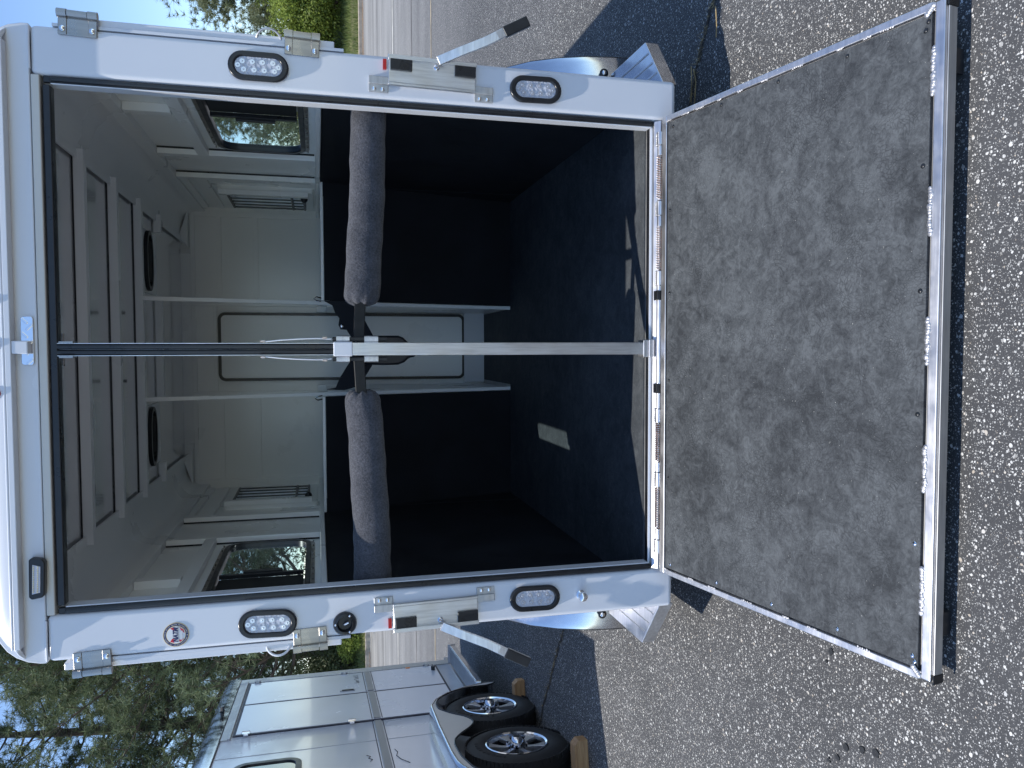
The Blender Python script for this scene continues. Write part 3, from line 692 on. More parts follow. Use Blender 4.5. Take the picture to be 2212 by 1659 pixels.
# compliance sticker on the left post
m = MB(); m.prism([(.0405*math.cos(a),.0405*math.sin(a)) for a in np.linspace(0,2*math.pi,41)[:-1]], 'Y', -.0012, .0)
stk = m.build('round_sticker', simple('sticker_gold', (.80,.62,.34), .35), T, loc=(-.939,-.0005,2.022))
def disc(r_, y, mat, nm, pr_=stk, seg=36):
    m = MB(); m.prism([(r_*math.cos(a),r_*math.sin(a)) for a in np.linspace(0,2*math.pi,seg+1)[:-1]], 'Y', y, y+.0004); return m.build(nm, mat, pr_, smooth=False)
NAVY = simple('sticker_navy', (.015,.02,.10), .35); REDS = simple('sticker_red', (.62,.02,.03), .35); WHT = simple('sticker_white', (.8,.8,.8), .35); SIL = simple('sticker_silver', (.5,.5,.5), .4)
disc(.0385, -.0018, NAVY, 'sticker_ring'); disc(.0300, -.0024, simple('sticker_gold_line', (.85,.65,.25), .35), 'sticker_ring'); disc(.0288, -.0030, WHT, 'sticker_field')
Mf = Matrix.Translation((0,-.0036,0)) @ Matrix.Rotation(R(90), 4, 'X')
ring_text('MANUFACTURED IN COMPLIANCE WITH NATM GUIDELINES \u2605 ', .0062, .0342, R(250), R(250-352), simple('sticker_print', (.7,.68,.6), .4), stk, Matrix.Translation((0,-.0030,0)) @ Matrix.Rotation(R(90), 4, 'X'))
m = MB()
m.prism([(.004,-.0265),(.016,-.023),(.025,-.011),(.012,-.017)], 'Y', -.0036, -.0032); m.prism([(-.026,.006),(-.022,.018),(-.012,.012),(-.014,.005)], 'Y', -.0036, -.0032)
m.prism([(.016,.004),(.027,.006),(.023,.017),(.018,.012)], 'Y', -.0036, -.0032); m.prism([(-.025,-.012),(-.016,-.023),(-.010,-.02),(-.018,-.008)], 'Y', -.0036, -.0032)
m.build('sticker_stripe', REDS, stk, smooth=False)
m = MB(); m.box(-.024,.026,-.0040,-.0036,-.0095,-.0045); m.build('sticker_bar', SIL, stk, smooth=False)
m = MB(); m.box(-.017,.013,-.0042,-.0038,-.0205,-.0125); m.build('sticker_box', simple('sticker_box_grey', (.62,.64,.66), .4), stk, smooth=False)
text_obj('NATM', .021, NAVY, stk, Matrix.Translation((0,-.0045,.0005)) @ Matrix.Rotation(R(90), 4, 'X'), shear=.25, sx=.80, bold=.0011)

# centre post of the rear opening
m = MB(); m.box(-.0245, .0205, .0, .045, .352, 1.50); cp_ = m.build('centre_post', ALUV, T, bevel=.004, seg=3)
m = MB()
for (a, b) in ((-.0225,-.020),(.0165,.019)): m.box(a, b, .006, .040, 1.50, 2.352)
m.box(-.020, .0165, .018, .040, 1.50, 2.352); m.build('post_channel', ALUV, cp_, bevel=.001)
m = MB(); m.tube([(-.0105,.014,1.50),(-.0105,.014,2.352)], .0088, 10); m.tube([(.0075,.014,1.50),(.0075,.014,2.352)], .0088, 10); m.build('post_seal', RUB, cp_)
m = MB(); m.box(-.0265, .0225, -.006, .047, 1.442, 1.506); m.build('post_sleeve', WHITE, cp_, bevel=.004)
m = MB(); m.box(-.036, .032, -.010, .052, .330, .352); m.box(-.034, .030, -.004, .05, .352, .372); m.build('post_foot', ALU, cp_, bevel=.003)
for s in (-1, 1):
    for (za, zb) in ((1.452,1.496),(1.355,1.402)):
        m = MB(); m.tube([(s*.034-.002,.014,za),(s*.034-.002,.014,zb)], .0125, 14); m.box(s*.030-.008-.002, s*.030+.004-.002, .006,.03, za, zb); m.build('bar_bracket', ALU, cp_)
    m = MB(); m.tube([(s*.034-.002,.014,1.325),(s*.034-.002,.014,1.508)], .0075, 10); m.build('bracket_pin', BLACKPL, cp_)
    m = MB(); m.tube([(s*.024-.002,.0,1.735),(s*.030-.002,-.003,1.68),(s*.034-.002,-.004,1.62),(s*.036-.002,-.002,1.56),(s*.034-.002,.004,1.512)], .0022, 6); cb = m.build('pin_cable', CABLE, cp_)
    for zz in (1.735, 1.535):
        m = MB(); m.tube([(s*.026-.002+(s*.012 if zz < 1.6 else 0),-.001,zz+.007),(s*.027-.002+(s*.012 if zz < 1.6 else 0),-.001,zz-.008)], .004, 8); m.build('crimp', COPPER, cb)
    m = MB(); m.box(s*.020-.002, s*.026-.002, .0, .04, 2.305, 2.345); m.tube([(s*.026-.002,.02,2.338),(s*.052-.002,.02,2.338)], .004, 8); m.build('top_bolt', STEEL, cp_)

# butt bars
def buttbar(s):
    xa, xb = (.152, .862) if s > 0 else (-.147, -.868)
    ya, yb = .040, .105; za, zb = 1.408, 1.372
    m = MB()
    P = [(s*.030-.002,.018,1.428),(xa-.02*s,.034,1.412)]
    m.tube([(s*.030-.002,.018,1.428),(s*.042,.020,1.427),(xa+.03*s,ya,1.408),(xb,yb,zb)], .0165, 4) if False else None
    a, b = Vector((s*.028,.034,1.420)), Vector((xb,yb+.02,zb)); d = (b-a).normalized(); sd_ = d.cross(Vector((0,0,1))).normalized(); up_ = sd_.cross(d)
    m.obox((a+b)/2, d, sd_, up_, (b-a).length/2, .017, .0185)
    bb = m.build('butt_bar', TUBEBLK, T, bevel=.003)
    # fleece sleeve, gathered at the inner end
    NS, NC = 90, 40; V = []; F = []; r2 = random.Random(3+s)
    ph = [r2.uniform(0, 6.28) for _ in range(8)]
    for i in range(NS+1):
        q = i/NS; x = xa+(xb-xa)*q; y = ya+(yb-ya)*q+.02; z = za+(zb-za)*q - .006*math.sin(math.pi*q)
        e = min(1, (1-(1-min(1, q/.055))**2)**.5) if q < .055 else 1
        rr = .0605*( .42+.58*e); gather = max(0, 1-q/.12)
        rr *= (1+.10*(q if s < 0 else 0))
        for j in range(NC):
            a_ = 2*math.pi*j/NC
            wr = gather*(.055*math.sin(a_*9+ph[0])+.03*math.sin(a_*15+ph[1]))
            lump = .018*math.sin(q*13+ph[2]+1.5*math.sin(a_))+.014*math.sin(q*31+a_*2+ph[3])+.010*math.sin(q*57+a_*3+ph[4])
            if s < 0:
                lump -= .16*math.exp(-((q-.72)/.035)**2)*math.exp(-((a_-5.35)/.35)**2)+.12*math.exp(-((q-.86)/.03)**2)*math.exp(-((a_-5.2)/.4)**2)
            rj = rr*(1+wr+lump)
            xo = -s*gather*.005*math.sin(a_*9+ph[5])
            V.append((x+xo, y+rj*.80*math.cos(a_), z+rj*1.02*math.sin(a_)))
    F = [(i*NC+j, i*NC+(j+1)%NC, (i+1)*NC+(j+1)%NC, (i+1)*NC+j) for i in range(NS) for j in range(NC)]
    F.append(tuple(range(NC))); F.append(tuple(range(NS*NC, (NS+1)*NC)))
    m = MB(); m.add(V, F); m.build('fleece_sleeve', FLEECE, bb, angle=80)
for s in (-1, 1): buttbar(s)

# black stall divider seen behind the post
def poly_at(pts, y0, y1, name, mat, bevel=.008):
    m = MB(); m.prism(pts, 'Y', y0, y1); return m.build(name, mat, T, bevel=bevel, seg=3)
def px(zx, zy, Yp):      # photo measurement turned into a point on the plane y = Yp of the trailer
    x = (1200+.3618*zx)/1.8228; y = (1050+.3618*zy)/1.8228
    d = fwd + rgt*((1659-y-829.5)/FPX) - upv*((x-1106)/FPX); o = Vector((.0067,-2.7,1.56)); t = (Yp-o.y)/d.y; p = o+d*t
    return (p.x-.008, p.z)
DIVP = [px(*p, 1.25) for p in ((205,370),(300,415),(330,500),(375,560),(368,640),(385,678),(455,688),(515,775),(560,900),(485,1045),(380,1215),(340,1315),(232,1338),(300,1345),(640,1230),(660,1195),(735,1075),(700,900),(742,745),(700,640),(650,575),(620,420),(300,400))]
DIVP = [px(*p, 1.25) for p in ((210,372),(300,418),(332,505),(378,560),(368,635),(390,682),(455,686),(520,790),(520,960),(485,1045),(380,1215),(338,1318),(235,1338),(430,1345),(590,1300),(660,1195),(735,1075),(700,900),(742,745),(650,575),(580,450),(430,372))]
dv = poly_at(DIVP, 1.25, 1.275, 'chest_divider', BLACKMAT, .003)
PADP = [px(*p, .62) for p in ((560,765),(640,755),(740,750),(1020,750),(1075,770),(1130,825),(1200,835),(1225,860),(1225,965),(1190,985),(1145,985),(1090,1040),(1020,1068),(860,1072),(640,1065),(560,1060))]
poly_at(PADP, .62, .70, 'divider_pad', RUB, .02)
m = MB(); x0, z0 = px(408,646,1.2); m.ball((x0,1.247,z0), .009, (1,.4,1), 8); m.build('rivet', CHROME, T)
m = MB(); m.box(-.018,.018,.05,.62,1.395,1.43); m.build('divider_tube', TUBEBLK, T, bevel=.003)

# sill with hinge barrels and springs
m = MB(); m.box(-.842, .842, .006, .050, .296, .330); m.prism([(.048,.331),(.006,.331),(-.012,.312),(-.012,.300),(.048,.300)], 'X', -.842, .842)
sill = m.build('door_sill', ALU, T, bevel=.002)
m = MB(); m.box(-.84, .84, .027, .030, .331, .337); m.build('sill_lip', WHITE, sill)
HY, HZ = -.024, .318
for (a, b) in ((.795,.748),(.542,.491),(.285,.233),(-.230,-.279),(-.470,-.522),(-.726,-.775)):
    m = MB(); m.tube([(a,HY,HZ),(b,HY,HZ)], .0135, 14); m.build('hinge_barrel', ALU, sill)
    m = MB(); 
    for k in range(7):
        m.ball((a+(b-a)*(k+.5)/7, HY+.015+rng.uniform(-.002,.002), HZ+.006), .006+rng.uniform(0,.002), n=6)
    tag(m.build('weld_bead', WELD, sill), kind='stuff')
for (a, b) in ((.745,.710),(.488,.450),(.552-.003,.546),(.230,-.227),(-.431,-.466),(-.684,-.722)):
    m = MB(); m.tube([(a,HY,HZ),(b,HY,HZ)], .0115, 12); m.build('hinge_rod', ALU, sill)
for (a, b) in ((.707,.552),(.446,.290),(-.284,-.426),(-.529,-.681)):
    n = 18; m = MB(); P = []
    for i in range(n*12+1):
        q = i/(n*12); t_ = 2*math.pi*n*q; P.append((a+(b-a)*q, HY+.0115*math.cos(t_), HZ+.0115*math.sin(t_)))
    m.tube(P, .0030, 5); m.build('spring', COPPER, sill)
for xx in (.195, -.152):
    m = MB(); m.box(xx-.018, xx+.018, HY-.012, HY+.022, HZ-.02, HZ+.0145); m.build('hinge_gap', BLACKPL, sill, bevel=.002)  # black block drawn in for the dark gap in the hinge line

# ramp
RA = Vector((0,-.042,.318)); RB = Vector((0,-1.115,.080)); rd = (RB-RA); RL = rd.length; rdir = rd.normalized(); rn = Vector((0,-rdir.z,rdir.y)); rn = rn if rn.z > 0 else -rn
def rp(x, t, h): p = RA+rdir*t+rn*h; return (x, p.y, p.z)
def rbox(m, x0, x1, t0, t1, h0, h1):
    P = [rp(x,t,h) for h in (h0,h1) for (x,t) in ((x0,t0),(x1,t0),(x1,t1),(x0,t1))]
    m.add(P, [(0,3,2,1),(4,5,6,7),(0,1,5,4),(1,2,6,5),(2,3,7,6),(3,0,4,7)])
m = MB(); rbox(m, -.842, .842, 0, RL-.03, -.034, -.012); ramp_o = m.build('ramp', ALUD, T)
tag(ramp_o)
m = MB(); rbox(m, -.843, .843, 0, .026, -.030, .003); m.build('ramp_rail', ALU, ramp_o, bevel=.003)
for s in (-1, 1):
    m = MB(); rbox(m, s*.843, s*.822, .0265, RL-.034, -.036, .003) if s < 0 else rbox(m, .822, .843, .0265, RL-.034, -.036, .003)
    m.build('ramp_rail', ALU, ramp_o, bevel=.003)
m = MB(); rbox(m, -.838, .838, RL-.028, RL-.002, -.040, .004); m.build('ramp_end_rail', ALU, ramp_o, bevel=.003)
m = MB(); rbox(m, -.822, .822, RL-.0015, RL+.002, -.036, -.006); m.build('ramp_bumper', ALUD, ramp_o, bevel=.001)
for s in (-1, 1):
    m = MB(); a, b = sorted((s*.8225, s*.846)); rbox(m, a, b, RL-.0015, RL+.0035, -.041, -.001); m.build('end_cap', BLACKPL, ramp_o, bevel=.003)
m = MB(); nx, nty = 60, 40
rbox(m, -.818, .818, .030, RL-.040, -.012, -.001); mat_o = m.build('ramp_mat', RAMPMAT, ramp_o, bevel=.002)
m = MB()
for (x0, t0, x1, t1) in ([(x, RL-.031, x+.11, RL-.031) for x in (.62,.28,-.04,-.36,-.67)]):
    k = 16
    for i in range(k):
        q = i/(k-1); m.ball(rp(x0+(x1-x0)*q, t0+rng.uniform(-.002,.002), .003), .0078+rng.uniform(-.002,.0015), (1,1,.5), 8)
tag(m.build('weld_bead', WELD, ramp_o), kind='stuff')
m = MB()
for s in (-1, 1):
    t = .02
    while t < RL-.04:
        ln = rng.uniform(.02,.05)
        for i in range(6): m.ball(rp(s*(.8245-rng.uniform(0,.003)), t+ln*i/6, .001), .0035+rng.uniform(0,.0012), (1,1,.5), 5)
        t += ln+rng.uniform(.02,.14)
for s in (-1, 1):
    for k in range(5): m.ball(rp(s*(.832-.004*k), RL-.034-.004*k, .003), .009, (1,1,.6), 6)
tag(m.build('weld_bead', WELD, ramp_o), kind='stuff')
for s in (-1, 1):
    for t in (.03,.28,.53,.78,1.02):
        m = MB(); m.ball(rp(s*(.800+rng.uniform(-.004,.004)), t+.03, -.0005), .0065, (1,1,.5), 8); m.build('screw', BLACKPL if s > 0 else CHROME, ramp_o)
for x in (-.79,-.5,-.17,.14,.45,.78):
    m = MB(); m.ball(rp(x, RL-.056, -.0005), .0068, (1,1,.5), 8); m.build('screw', BLACKPL if x > -.4 else CHROME, ramp_o)
for x in (-.48,-.12,.2,.5):
    m = MB(); m.ball(rp(x, .045, -.0005), .006, (1,1,.5), 8); m.build('screw', BLACKPL, ramp_o)
m = MB()
for s in (-1, 1): rbox(m, s*.70-.03, s*.70+.03, RL-.05, RL-.005, -.075, -.0465)
m.build('ramp_foot', RUB, ramp_o)

# side steps, fenders, underframe
for s in (-1, 1):
    m = MB(); pl = [(s*.99,.02),(s*1.205,.19),(s*1.205,.56),(s*.99,.56)]
    if s < 0: pl = pl[::-1]
    m.prism(pl, 'Z', .232, .288); st = m.build('side_step', ALU if s < 0 else SHEET, T, bevel=.003)
    m = MB()
    for k in (1.05, 1.10, 1.15):
        yb = .02+(k-.99)*.79+.012; m.box(s*(k-.003), s*(k+.003), yb, .55, .2885, .2915)
    m.build('step_rib', ALU, st)
    V = []; F = []
    pr = [(.60,.17),(.605,.26),(.625,.38),(.67,.50),(.74,.61),(.84,.70),(.97,.76),(1.15,.79),(1.6,.80),(2.3,.80),(2.5,.76),(2.7,.62),(2.8,.40)]
    for (y, z) in pr: V += [(s*.99,y,z),(s*1.275,y,z),(s*1.30,y+.01,z-.006),(s*1.31,y+.03,z-.02)]
    F = [(4*i+a,4*i+a+1,4*i+a+5,4*i+a+4) for i in range(len(pr)-1) for a in range(3)]
    m = MB(); m.add(V, F)
    # rounded lower corner
    fo = m.build('fender', SHEET, T); sm = fo.modifiers.new('t', 'SOLIDIFY'); sm.thickness = .003
    m = MB(); m.tube([(s*1.306,y+.028,z-.02) for (y, z) in pr], .006, 8); m.build('fender_edge', RUB, fo)
    m = MB(); m.lathe([(.020,0),(.020,-.004),(.014,-.008),(0,-.009)], (s*1.222,.598,.305), 'Y', 16); g = m.build('fender_bolt', BLACKPL, fo)
    m = MB(); m.ball((s*1.222,.590,.305), .0115, (1,.6,1), 8); m.build('bolt_head', CHROME, g)
m = MB(); m.box(-.98, .98, .06, 3.3, .245, .296)
for x in (-.6, .6): m.box(x-.04, x+.04, .1, 3.6, .17, .244)
m.build('underframe', ALUD, T)

# ------------------------------------------------------------------ wheels
def wheel(parent, loc, name='wheel'):
    m = MB(); prof = [(.190,-.175),(.215,-.200),(.300,-.205),(.330,-.190),(.3395,-.165),(.340,-.10),(.3395,-.04),(.330,-.015),(.300,.0),(.25,.004),(.215,-.003),(.200,-.012)]
    m.lathe(prof, (0,0,0), 'X', 48, False)
    ty = m.build(name, TYRE, parent, loc=loc)
    m = MB()
    for i in range(72):
        a = 2*math.pi*i/72
        for (xc, hw, sk) in ((-.022,.018,.0),(-.185,.018,.0)):
            c = (xc, .3375*math.cos(a), .3375*math.sin(a)); m.obox(c, (1,0,0), (0,-math.sin(a),math.cos(a)), (0,math.cos(a),math.sin(a)), hw, .0095, .0045)
    for xc in (-.062,-.09,-.118,-.146):
        pass
    tag(m.build('tread_block', TYRE, ty), kind='stuff')
    m = MB()
    for xc in (-.075,-.102,-.129): m.lathe([(.3385,xc-.011),(.343,xc-.009),(.343,xc+.009),(.3385,xc+.011)], (0,0,0), 'X', 48)
    tag(m.build('tread_rib', TYRE, ty), kind='stuff')
    m = MB(); m.lathe([(.203,-.010),(.206,-.002),(.199,.002),(.188,-.006),(.184,-.03)], (0,0,0), 'X', 48, False); m.build('rim', CHROME, ty)
    m = MB(); m.lathe([(.186,-.03),(.180,-.075),(.06,-.085),(.0,-.085)], (0,0,0), 'X', 40, False); m.build('rim_dish', RIMBLK, ty)
    for k in range(6):
        a0 = 2*math.pi*k/6+.26
        m = MB()
        pts = []
        for (r_, da, x) in ((.055,.30,-.022),(.10,.13,-.022),(.150,.16,-.017),(.186,.20,-.012)):
            pts.append((r_, da, x))
        L_ = [(x, r_*math.cos(a0+da), r_*math.sin(a0+da)) for (r_,da,x) in pts]; R_ = [(x, r_*math.cos(a0-da), r_*math.sin(a0-da)) for (r_,da,x) in pts]
        V = L_+R_+[(p[0]-.03,p[1]*.99,p[2]*.99) for p in L_+R_]; n = len(pts); F = []
        for i in range(n-1):
            F += [(i,i+1,n+i+1,n+i),(2*n+i,3*n+i,3*n+i+1,2*n+i+1),(i,2*n+i,2*n+i+1,i+1),(n+i,n+i+1,3*n+i+1,3*n+i)]
        m.add(V, F); m.build('spoke', ALU, ty, bevel=.002)
    m = MB(); m.lathe([(.043,-.05),(.043,-.01),(.040,.012),(.032,.036),(.028,.040),(0,.040)], (0,0,0), 'X', 24); m.build('hub_cap', CHROME, ty)
    m = MB(); m.lathe([(.021,.0405),(.020,.0425),(0,.043)], (0,0,0), 'X', 18); m.build('hub_badge', RUB, ty)
    m = MB()
    for k in range(6):
        a = 2*math.pi*k/6; m.tube([(-.022,.064*math.cos(a),.064*math.sin(a)),(.002,.062*math.cos(a),.062*math.sin(a))], .009, 6)
    m.build('lug_nut', CHROME, ty)
    ring_text('ENDURANCE', .038, .262, R(150), R(78), TYRE, ty, Matrix.Translation((.0035,0,0)) @ Matrix(((0,0,1,0),(1,0,0,0),(0,1,0,0),(0,0,0,1))), extrude=.0015)
    return ty
# ------------------------------------------------------------------ the closed trailer parked on the left
A2 = R(8.65)
T2 = empty('horse_trailer', (-2.57, 2.1, 0), A2)
tag(T2, 'closed white horse trailer on twin black alloy wheels parked on the left', 'horse trailer')
SX = -.12          # side wall plane
y0, y1 = -.88, 2.78
nose = [(SX,y0),(SX,y1),(SX-.16,y1+.30),(SX-.52,y1+.80),(SX-.97,y1+.98),(SX-1.42,y1+.80),(SX-1.78,y1+.30),(SX-1.94,y1),(SX-1.94,y0)]
m = MB(); m.prism(nose, 'Z', .33, 2.29); body = m.build('body', WHITE, T2, bevel=.02, seg=3)
def grow(pl, g):
    cx, cy = SX-.97, 1.0
    return [(cx+(x-cx)*(1+g/.97), cy+(y-cy)*(1+g/1.8)) for (x, y) in pl]
m = MB(); levels = [(2.291,.012),(2.34,.016),(2.385,.012),(2.415,-.012),(2.432,-.05),(2.438,-.12)]
V = []; n = len(nose)
for (z, g) in levels: V += [(x,y,z) for (x,y) in grow(nose, g)]
F = [(j*n+i, j*n+(i+1)%n, (j+1)*n+(i+1)%n, (j+1)*n+i) for j in range(len(levels)-1) for i in range(n)]+[tuple(range((len(levels)-1)*n, len(levels)*n)), tuple(range(n))[::-1]]
m.add(V, F); rf = m.build('roof', SHEET, T2, angle=50)
m = MB(); m.box(SX, SX+.016, 1.10, 2.68, 2.215, 2.235); m.box(SX, SX+.006, 1.10, 2.68, 2.235, 2.285); m.build('drip_gutter', ALUD, T2, bevel=.002)
GAP = simple('black_gasket', (.012,.012,.03), .5)
m = MB(); m.box(SX, SX+.009, 1.160, 2.614, .478, 2.204); m.build('door_gasket', GAP, T2)
for (a, b) in ((1.185,1.916),(1.950,2.600)):
    m = MB(); m.box(SX, SX+.012, a, b, .494, 2.186); dd = m.build('tack_door', WHITE, T2, bevel=.004)
    m = MB(); m.box(SX+.0125, SX+.019, a+.002, b-.002, 1.118, 1.172); m.build('trim_strip', GREYSTRIP, dd, bevel=.002)
    m = MB(); m.box(SX+.0122, SX+.0145, a+.002, b-.002, 1.103, 1.109); m.box(SX+.0122, SX+.0145, a+.002, b-.002, 1.181, 1.187); m.build('pinstripe', GAP, dd)
m = MB(); m.box(SX, SX+.007, y0+.02, 1.16, 1.118, 1.172); ts = m.build('trim_strip', GREYSTRIP, T2, bevel=.002)
m = MB(); m.box(SX, SX+.0025, y0+.02, 1.16, 1.103, 1.109); m.box(SX, SX+.0025, y0+.02, 1.16, 1.181, 1.187); m.build('pinstripe', GAP, ts)
m = MB(); m.box(SX, SX+.0015, .722, .7245, .72, 2.288); m.build('panel_joint', simple('joint_grey', (.3,.3,.3), .6), T2)
m = MB(); m.box(SX, SX+.010, 2.64, y1-.004, .335, 2.285); m.build('corner_post', ALUD, T2, bevel=.006)
for (y, z) in ((1.168,2.11),(1.168,1.338)):
    m = MB(); m.box(SX+.005, SX+.020, y-.03, y+.03, z-.018, z+.018); m.tube([(SX+.022,y,z-.03),(SX+.022,y,z+.03)], .012, 10); m.build('door_hinge', CHROME, T2, bevel=.003)
for z in (2.13, 1.35, .575):
    m = MB(); m.box(SX+.010, SX+.022, 2.58, 2.65, z-.016, z+.016); m.tube([(SX+.024,2.612,z-.028),(SX+.024,2.612,z+.028)], .010, 10); m.build('door_hinge', ALUD, T2, bevel=.003)
m = MB(); m.prism(rrect(.036,.13,.012,4,2.03,1.342), 'X', SX+.012, SX+.018); lt = m.build('door_handle', GREYSTRIP, T2, bevel=.002)
m = MB(); m.prism(rrect(.020,.100,.006,4,2.03,1.338), 'X', SX+.018, SX+.024); m.build('handle_paddle', BLACKPL, lt, bevel=.002)
m = MB(); m.box(SX+.012, SX+.05, 2.415, 2.440, .515, .55); m.box(SX+.03, SX+.055, 2.38, 2.475, .528, .538); m.build('door_holdback', BLACKPL, T2, bevel=.003)
m = MB(); m.box(SX+.012, SX+.018, 2.575, 2.60, .735, .775); m.build('side_reflector', AMBER, T2)
text_obj('Super Tack SS', .060, simple('decal_grey', (.10,.10,.11), .5), T2, Matrix.Translation((SX+.0136, 2.37, 1.247)) @ Matrix(((0,0,1,0),(1,0,0,0),(0,1,0,0),(0,0,0,1))), name='decal', shear=.35, sx=.8)
m = MB(); m.box(SX+.0, SX+.05, 1.80, 1.86, 2.335, 2.365); m.box(SX+.02, SX+.06, 1.78, 1.80, 2.33, 2.35); m.build('door_clip', BLACKPL, T2, bevel=.003)
m = MB(); m.lathe([(.012,0),(.012,.006),(0,.008)], (SX+.004, 2.70, 2.36), 'X', 12); m.build('roof_screw', BLACKPL, T2)
# window
m = MB(); m.ring(rrect(.95,.44,.10,6,.08,1.915), rrect(.86,.36,.07,6,.08,1.915), 'X', SX, SX+.018); wn = m.build('window', BLACKPL, T2, bevel=.004)
m = MB(); m.prism(rrect(.864,.364,.07,6,.08,1.915), 'X', SX+.003, SX+.008); m.build('pane', simple('dark_glass', (.02,.025,.025), .05, coat=1), wn)
# line decal of a horse's back
m = MB(); m.tube([(SX+.002,.50,1.075),(SX+.002,.44,1.06),(SX+.002,.38,1.075),(SX+.002,.30,1.05),(SX+.002,.22,1.00)], .0022, 5); m.tube([(SX+.002,.45,1.27),(SX+.002,.42,1.245),(SX+.002,.39,1.26),(SX+.002,.36,1.235),(SX+.002,.33,1.25)], .0022, 5)
m.build('decal', simple('decal_black', (.03,.03,.03), .5), T2)
# twin wheels
w1 = wheel(T2, (0, .0, .325)); w2 = dup(w1, T2, (0, .83, .325), (R(23),0,0))
# fender: rolled top with a double arch skirt
def arc(cy, cz, r_, a0, a1, n): return [(cy+r_*math.cos(R(a0+(a1-a0)*i/n)), cz+r_*math.sin(R(a0+(a1-a0)*i/n))) for i in range(n+1)]
top = [(1.305,.19),(1.29,.30),(1.235,.45),(1.13,.60),(1.00,.705),(.86,.755),(.415,.765),(-.12,.765),(-.30,.755),(-.45,.705),(-.56,.60),(-.62,.45),(-.66,.30),(-.67,.19)]
low = [(-.62,.19),(-.60,.40),(-.54,.58),(-.42,.69),(-.2,.73),(.0,.735),(.10,.715),(.155,.685)]+[(.20,.655),(.30,.575),(.36,.545),(.415,.535),(.47,.545),(.53,.575),(.63,.655)]+arc(.83,.325,.405,102,-20,12)
low[-1] = (1.275,.19)
k = len(low); V = [(-.002,y,z) for (y,z) in low]+[]
# skirt as strips between resampled curves
def resample(pts, n):
    d = [0]
    for a, b in zip(pts, pts[1:]): d.append(d[-1]+math.dist(a, b))
    out = []
    for i in range(n+1):
        t = d[-1]*i/n
        for j in range(len(d)-1):
            if t <= d[j+1]+1e-9: break
        q = (t-d[j])/(d[j+1]-d[j]+1e-12); out.append((pts[j][0]+(pts[j+1][0]-pts[j][0])*q, pts[j][1]+(pts[j+1][1]-pts[j][1])*q))
    return out
Tn = resample(top[::-1], 60); Lo = resample(low, 60)
XO = .035
m = MB(); V = [(XO,y,z) for (y,z) in Lo]+[(XO,y,z) for (y,z) in Tn]; F = [(i,i+1,62+i,61+i) for i in range(60)]
m.add(V, F); fd = m.build('fender', simple('fender_sheet', (.58,.57,.55), .45, metal=.35, ns=3, var=.06), T2, smooth=False); sm = fd.modifiers.new('t', 'SOLIDIFY'); sm.thickness = .004
m = MB(); V = []; F = []
cs = [(XO,0),(XO+.004,.012),(XO-.004,.024),(XO-.022,.032),(-.05,.036),(SX,.040)]
for i, (y, z) in enumerate(Tn):
    a = Tn[max(0,i-1)]; b = Tn[min(60,i+1)]; ty, tz = b[0]-a[0], b[1]-a[1]; l = math.hypot(ty, tz); ny, nz = -tz/l, ty/l
    for (x, h) in cs: V.append((x, y+ny*h*.8, z+nz*h*.8))
c = len(cs); F = [(i*c+j, i*c+j+1, (i+1)*c+j+1, (i+1)*c+j) for i in range(60) for j in range(c-1)]
m.add(V, F); o = m.build('fender_top', SHEET, fd, angle=80); sm = o.modifiers.new('t', 'SOLIDIFY'); sm.thickness = .003
m = MB(); m.tube([(XO,y,z) for (y,z) in Lo], .006, 8); m.build('fender_edge', RUB, fd)
m = MB(); m.box(SX-.25, SX-.02, -.62, 1.30, .34, .345); m.box(SX-.26, SX-.22, -.47, 1.30, .18, .74); m.build('wheel_well', RUB, T2)
m = MB(); m.box(SX-1.9, SX-.04, y0+.05, y1+.3, .20, .328); m.build('underframe', ALUD, T2)
# running board
m = MB(); m.box(SX, .055, 1.33, 2.64, .285, .332); rb_ = m.build('running_board', SHEET, T2, bevel=.004)
m = MB()
for i in range(16):
    xx = SX+.018+i*.0095; m.box(xx-.0018, xx+.0018, 1.34, 2.63, .3325, .3355)
m.build('board_rib', ALU, rb_)
m = MB(); m.prism([(SX,2.645),(.06,2.645),(.06,2.655),(SX,2.66)], 'Z', .28, .35); m.build('board_end', ALU, rb_)

# wooden chocks
def chock(x, y, rz, l, label):
    m = MB(); m.add([(-l/2,-.045,0),(l/2,-.045,0),(l/2,.045,0),(-l/2,.045,0),(-l/2,-.045,.085),(l/2-.03,-.045,.085),(l/2-.03,.045,.085),(-l/2,.045,.085),(l/2,-.045,.055),(l/2,.045,.055)],
        [(0,3,2,1),(4,5,6,7),(0,1,8,5,4),(3,7,6,9,2),(1,2,9,8),(8,9,6,5),(0,4,7,3)])
    o = m.build('wheel_chock', WOOD, None, loc=(x,y,0), rot=(0,0,rz), bevel=.003, smooth=False)
    tag(o, label, 'wheel chock', 'wooden wheel chocks'); return o
chock(-2.70, 3.14, A2+R(4), .15, 'short wooden chock ahead of the far wheel of the closed trailer')
chock(-2.50, 1.66, A2+R(2), .26, 'long wooden chock behind the nearest wheel of the left trailer')
chock(-1.185, .66, R(90), .20, 'orange wood block on the ground under the open trailer side step')

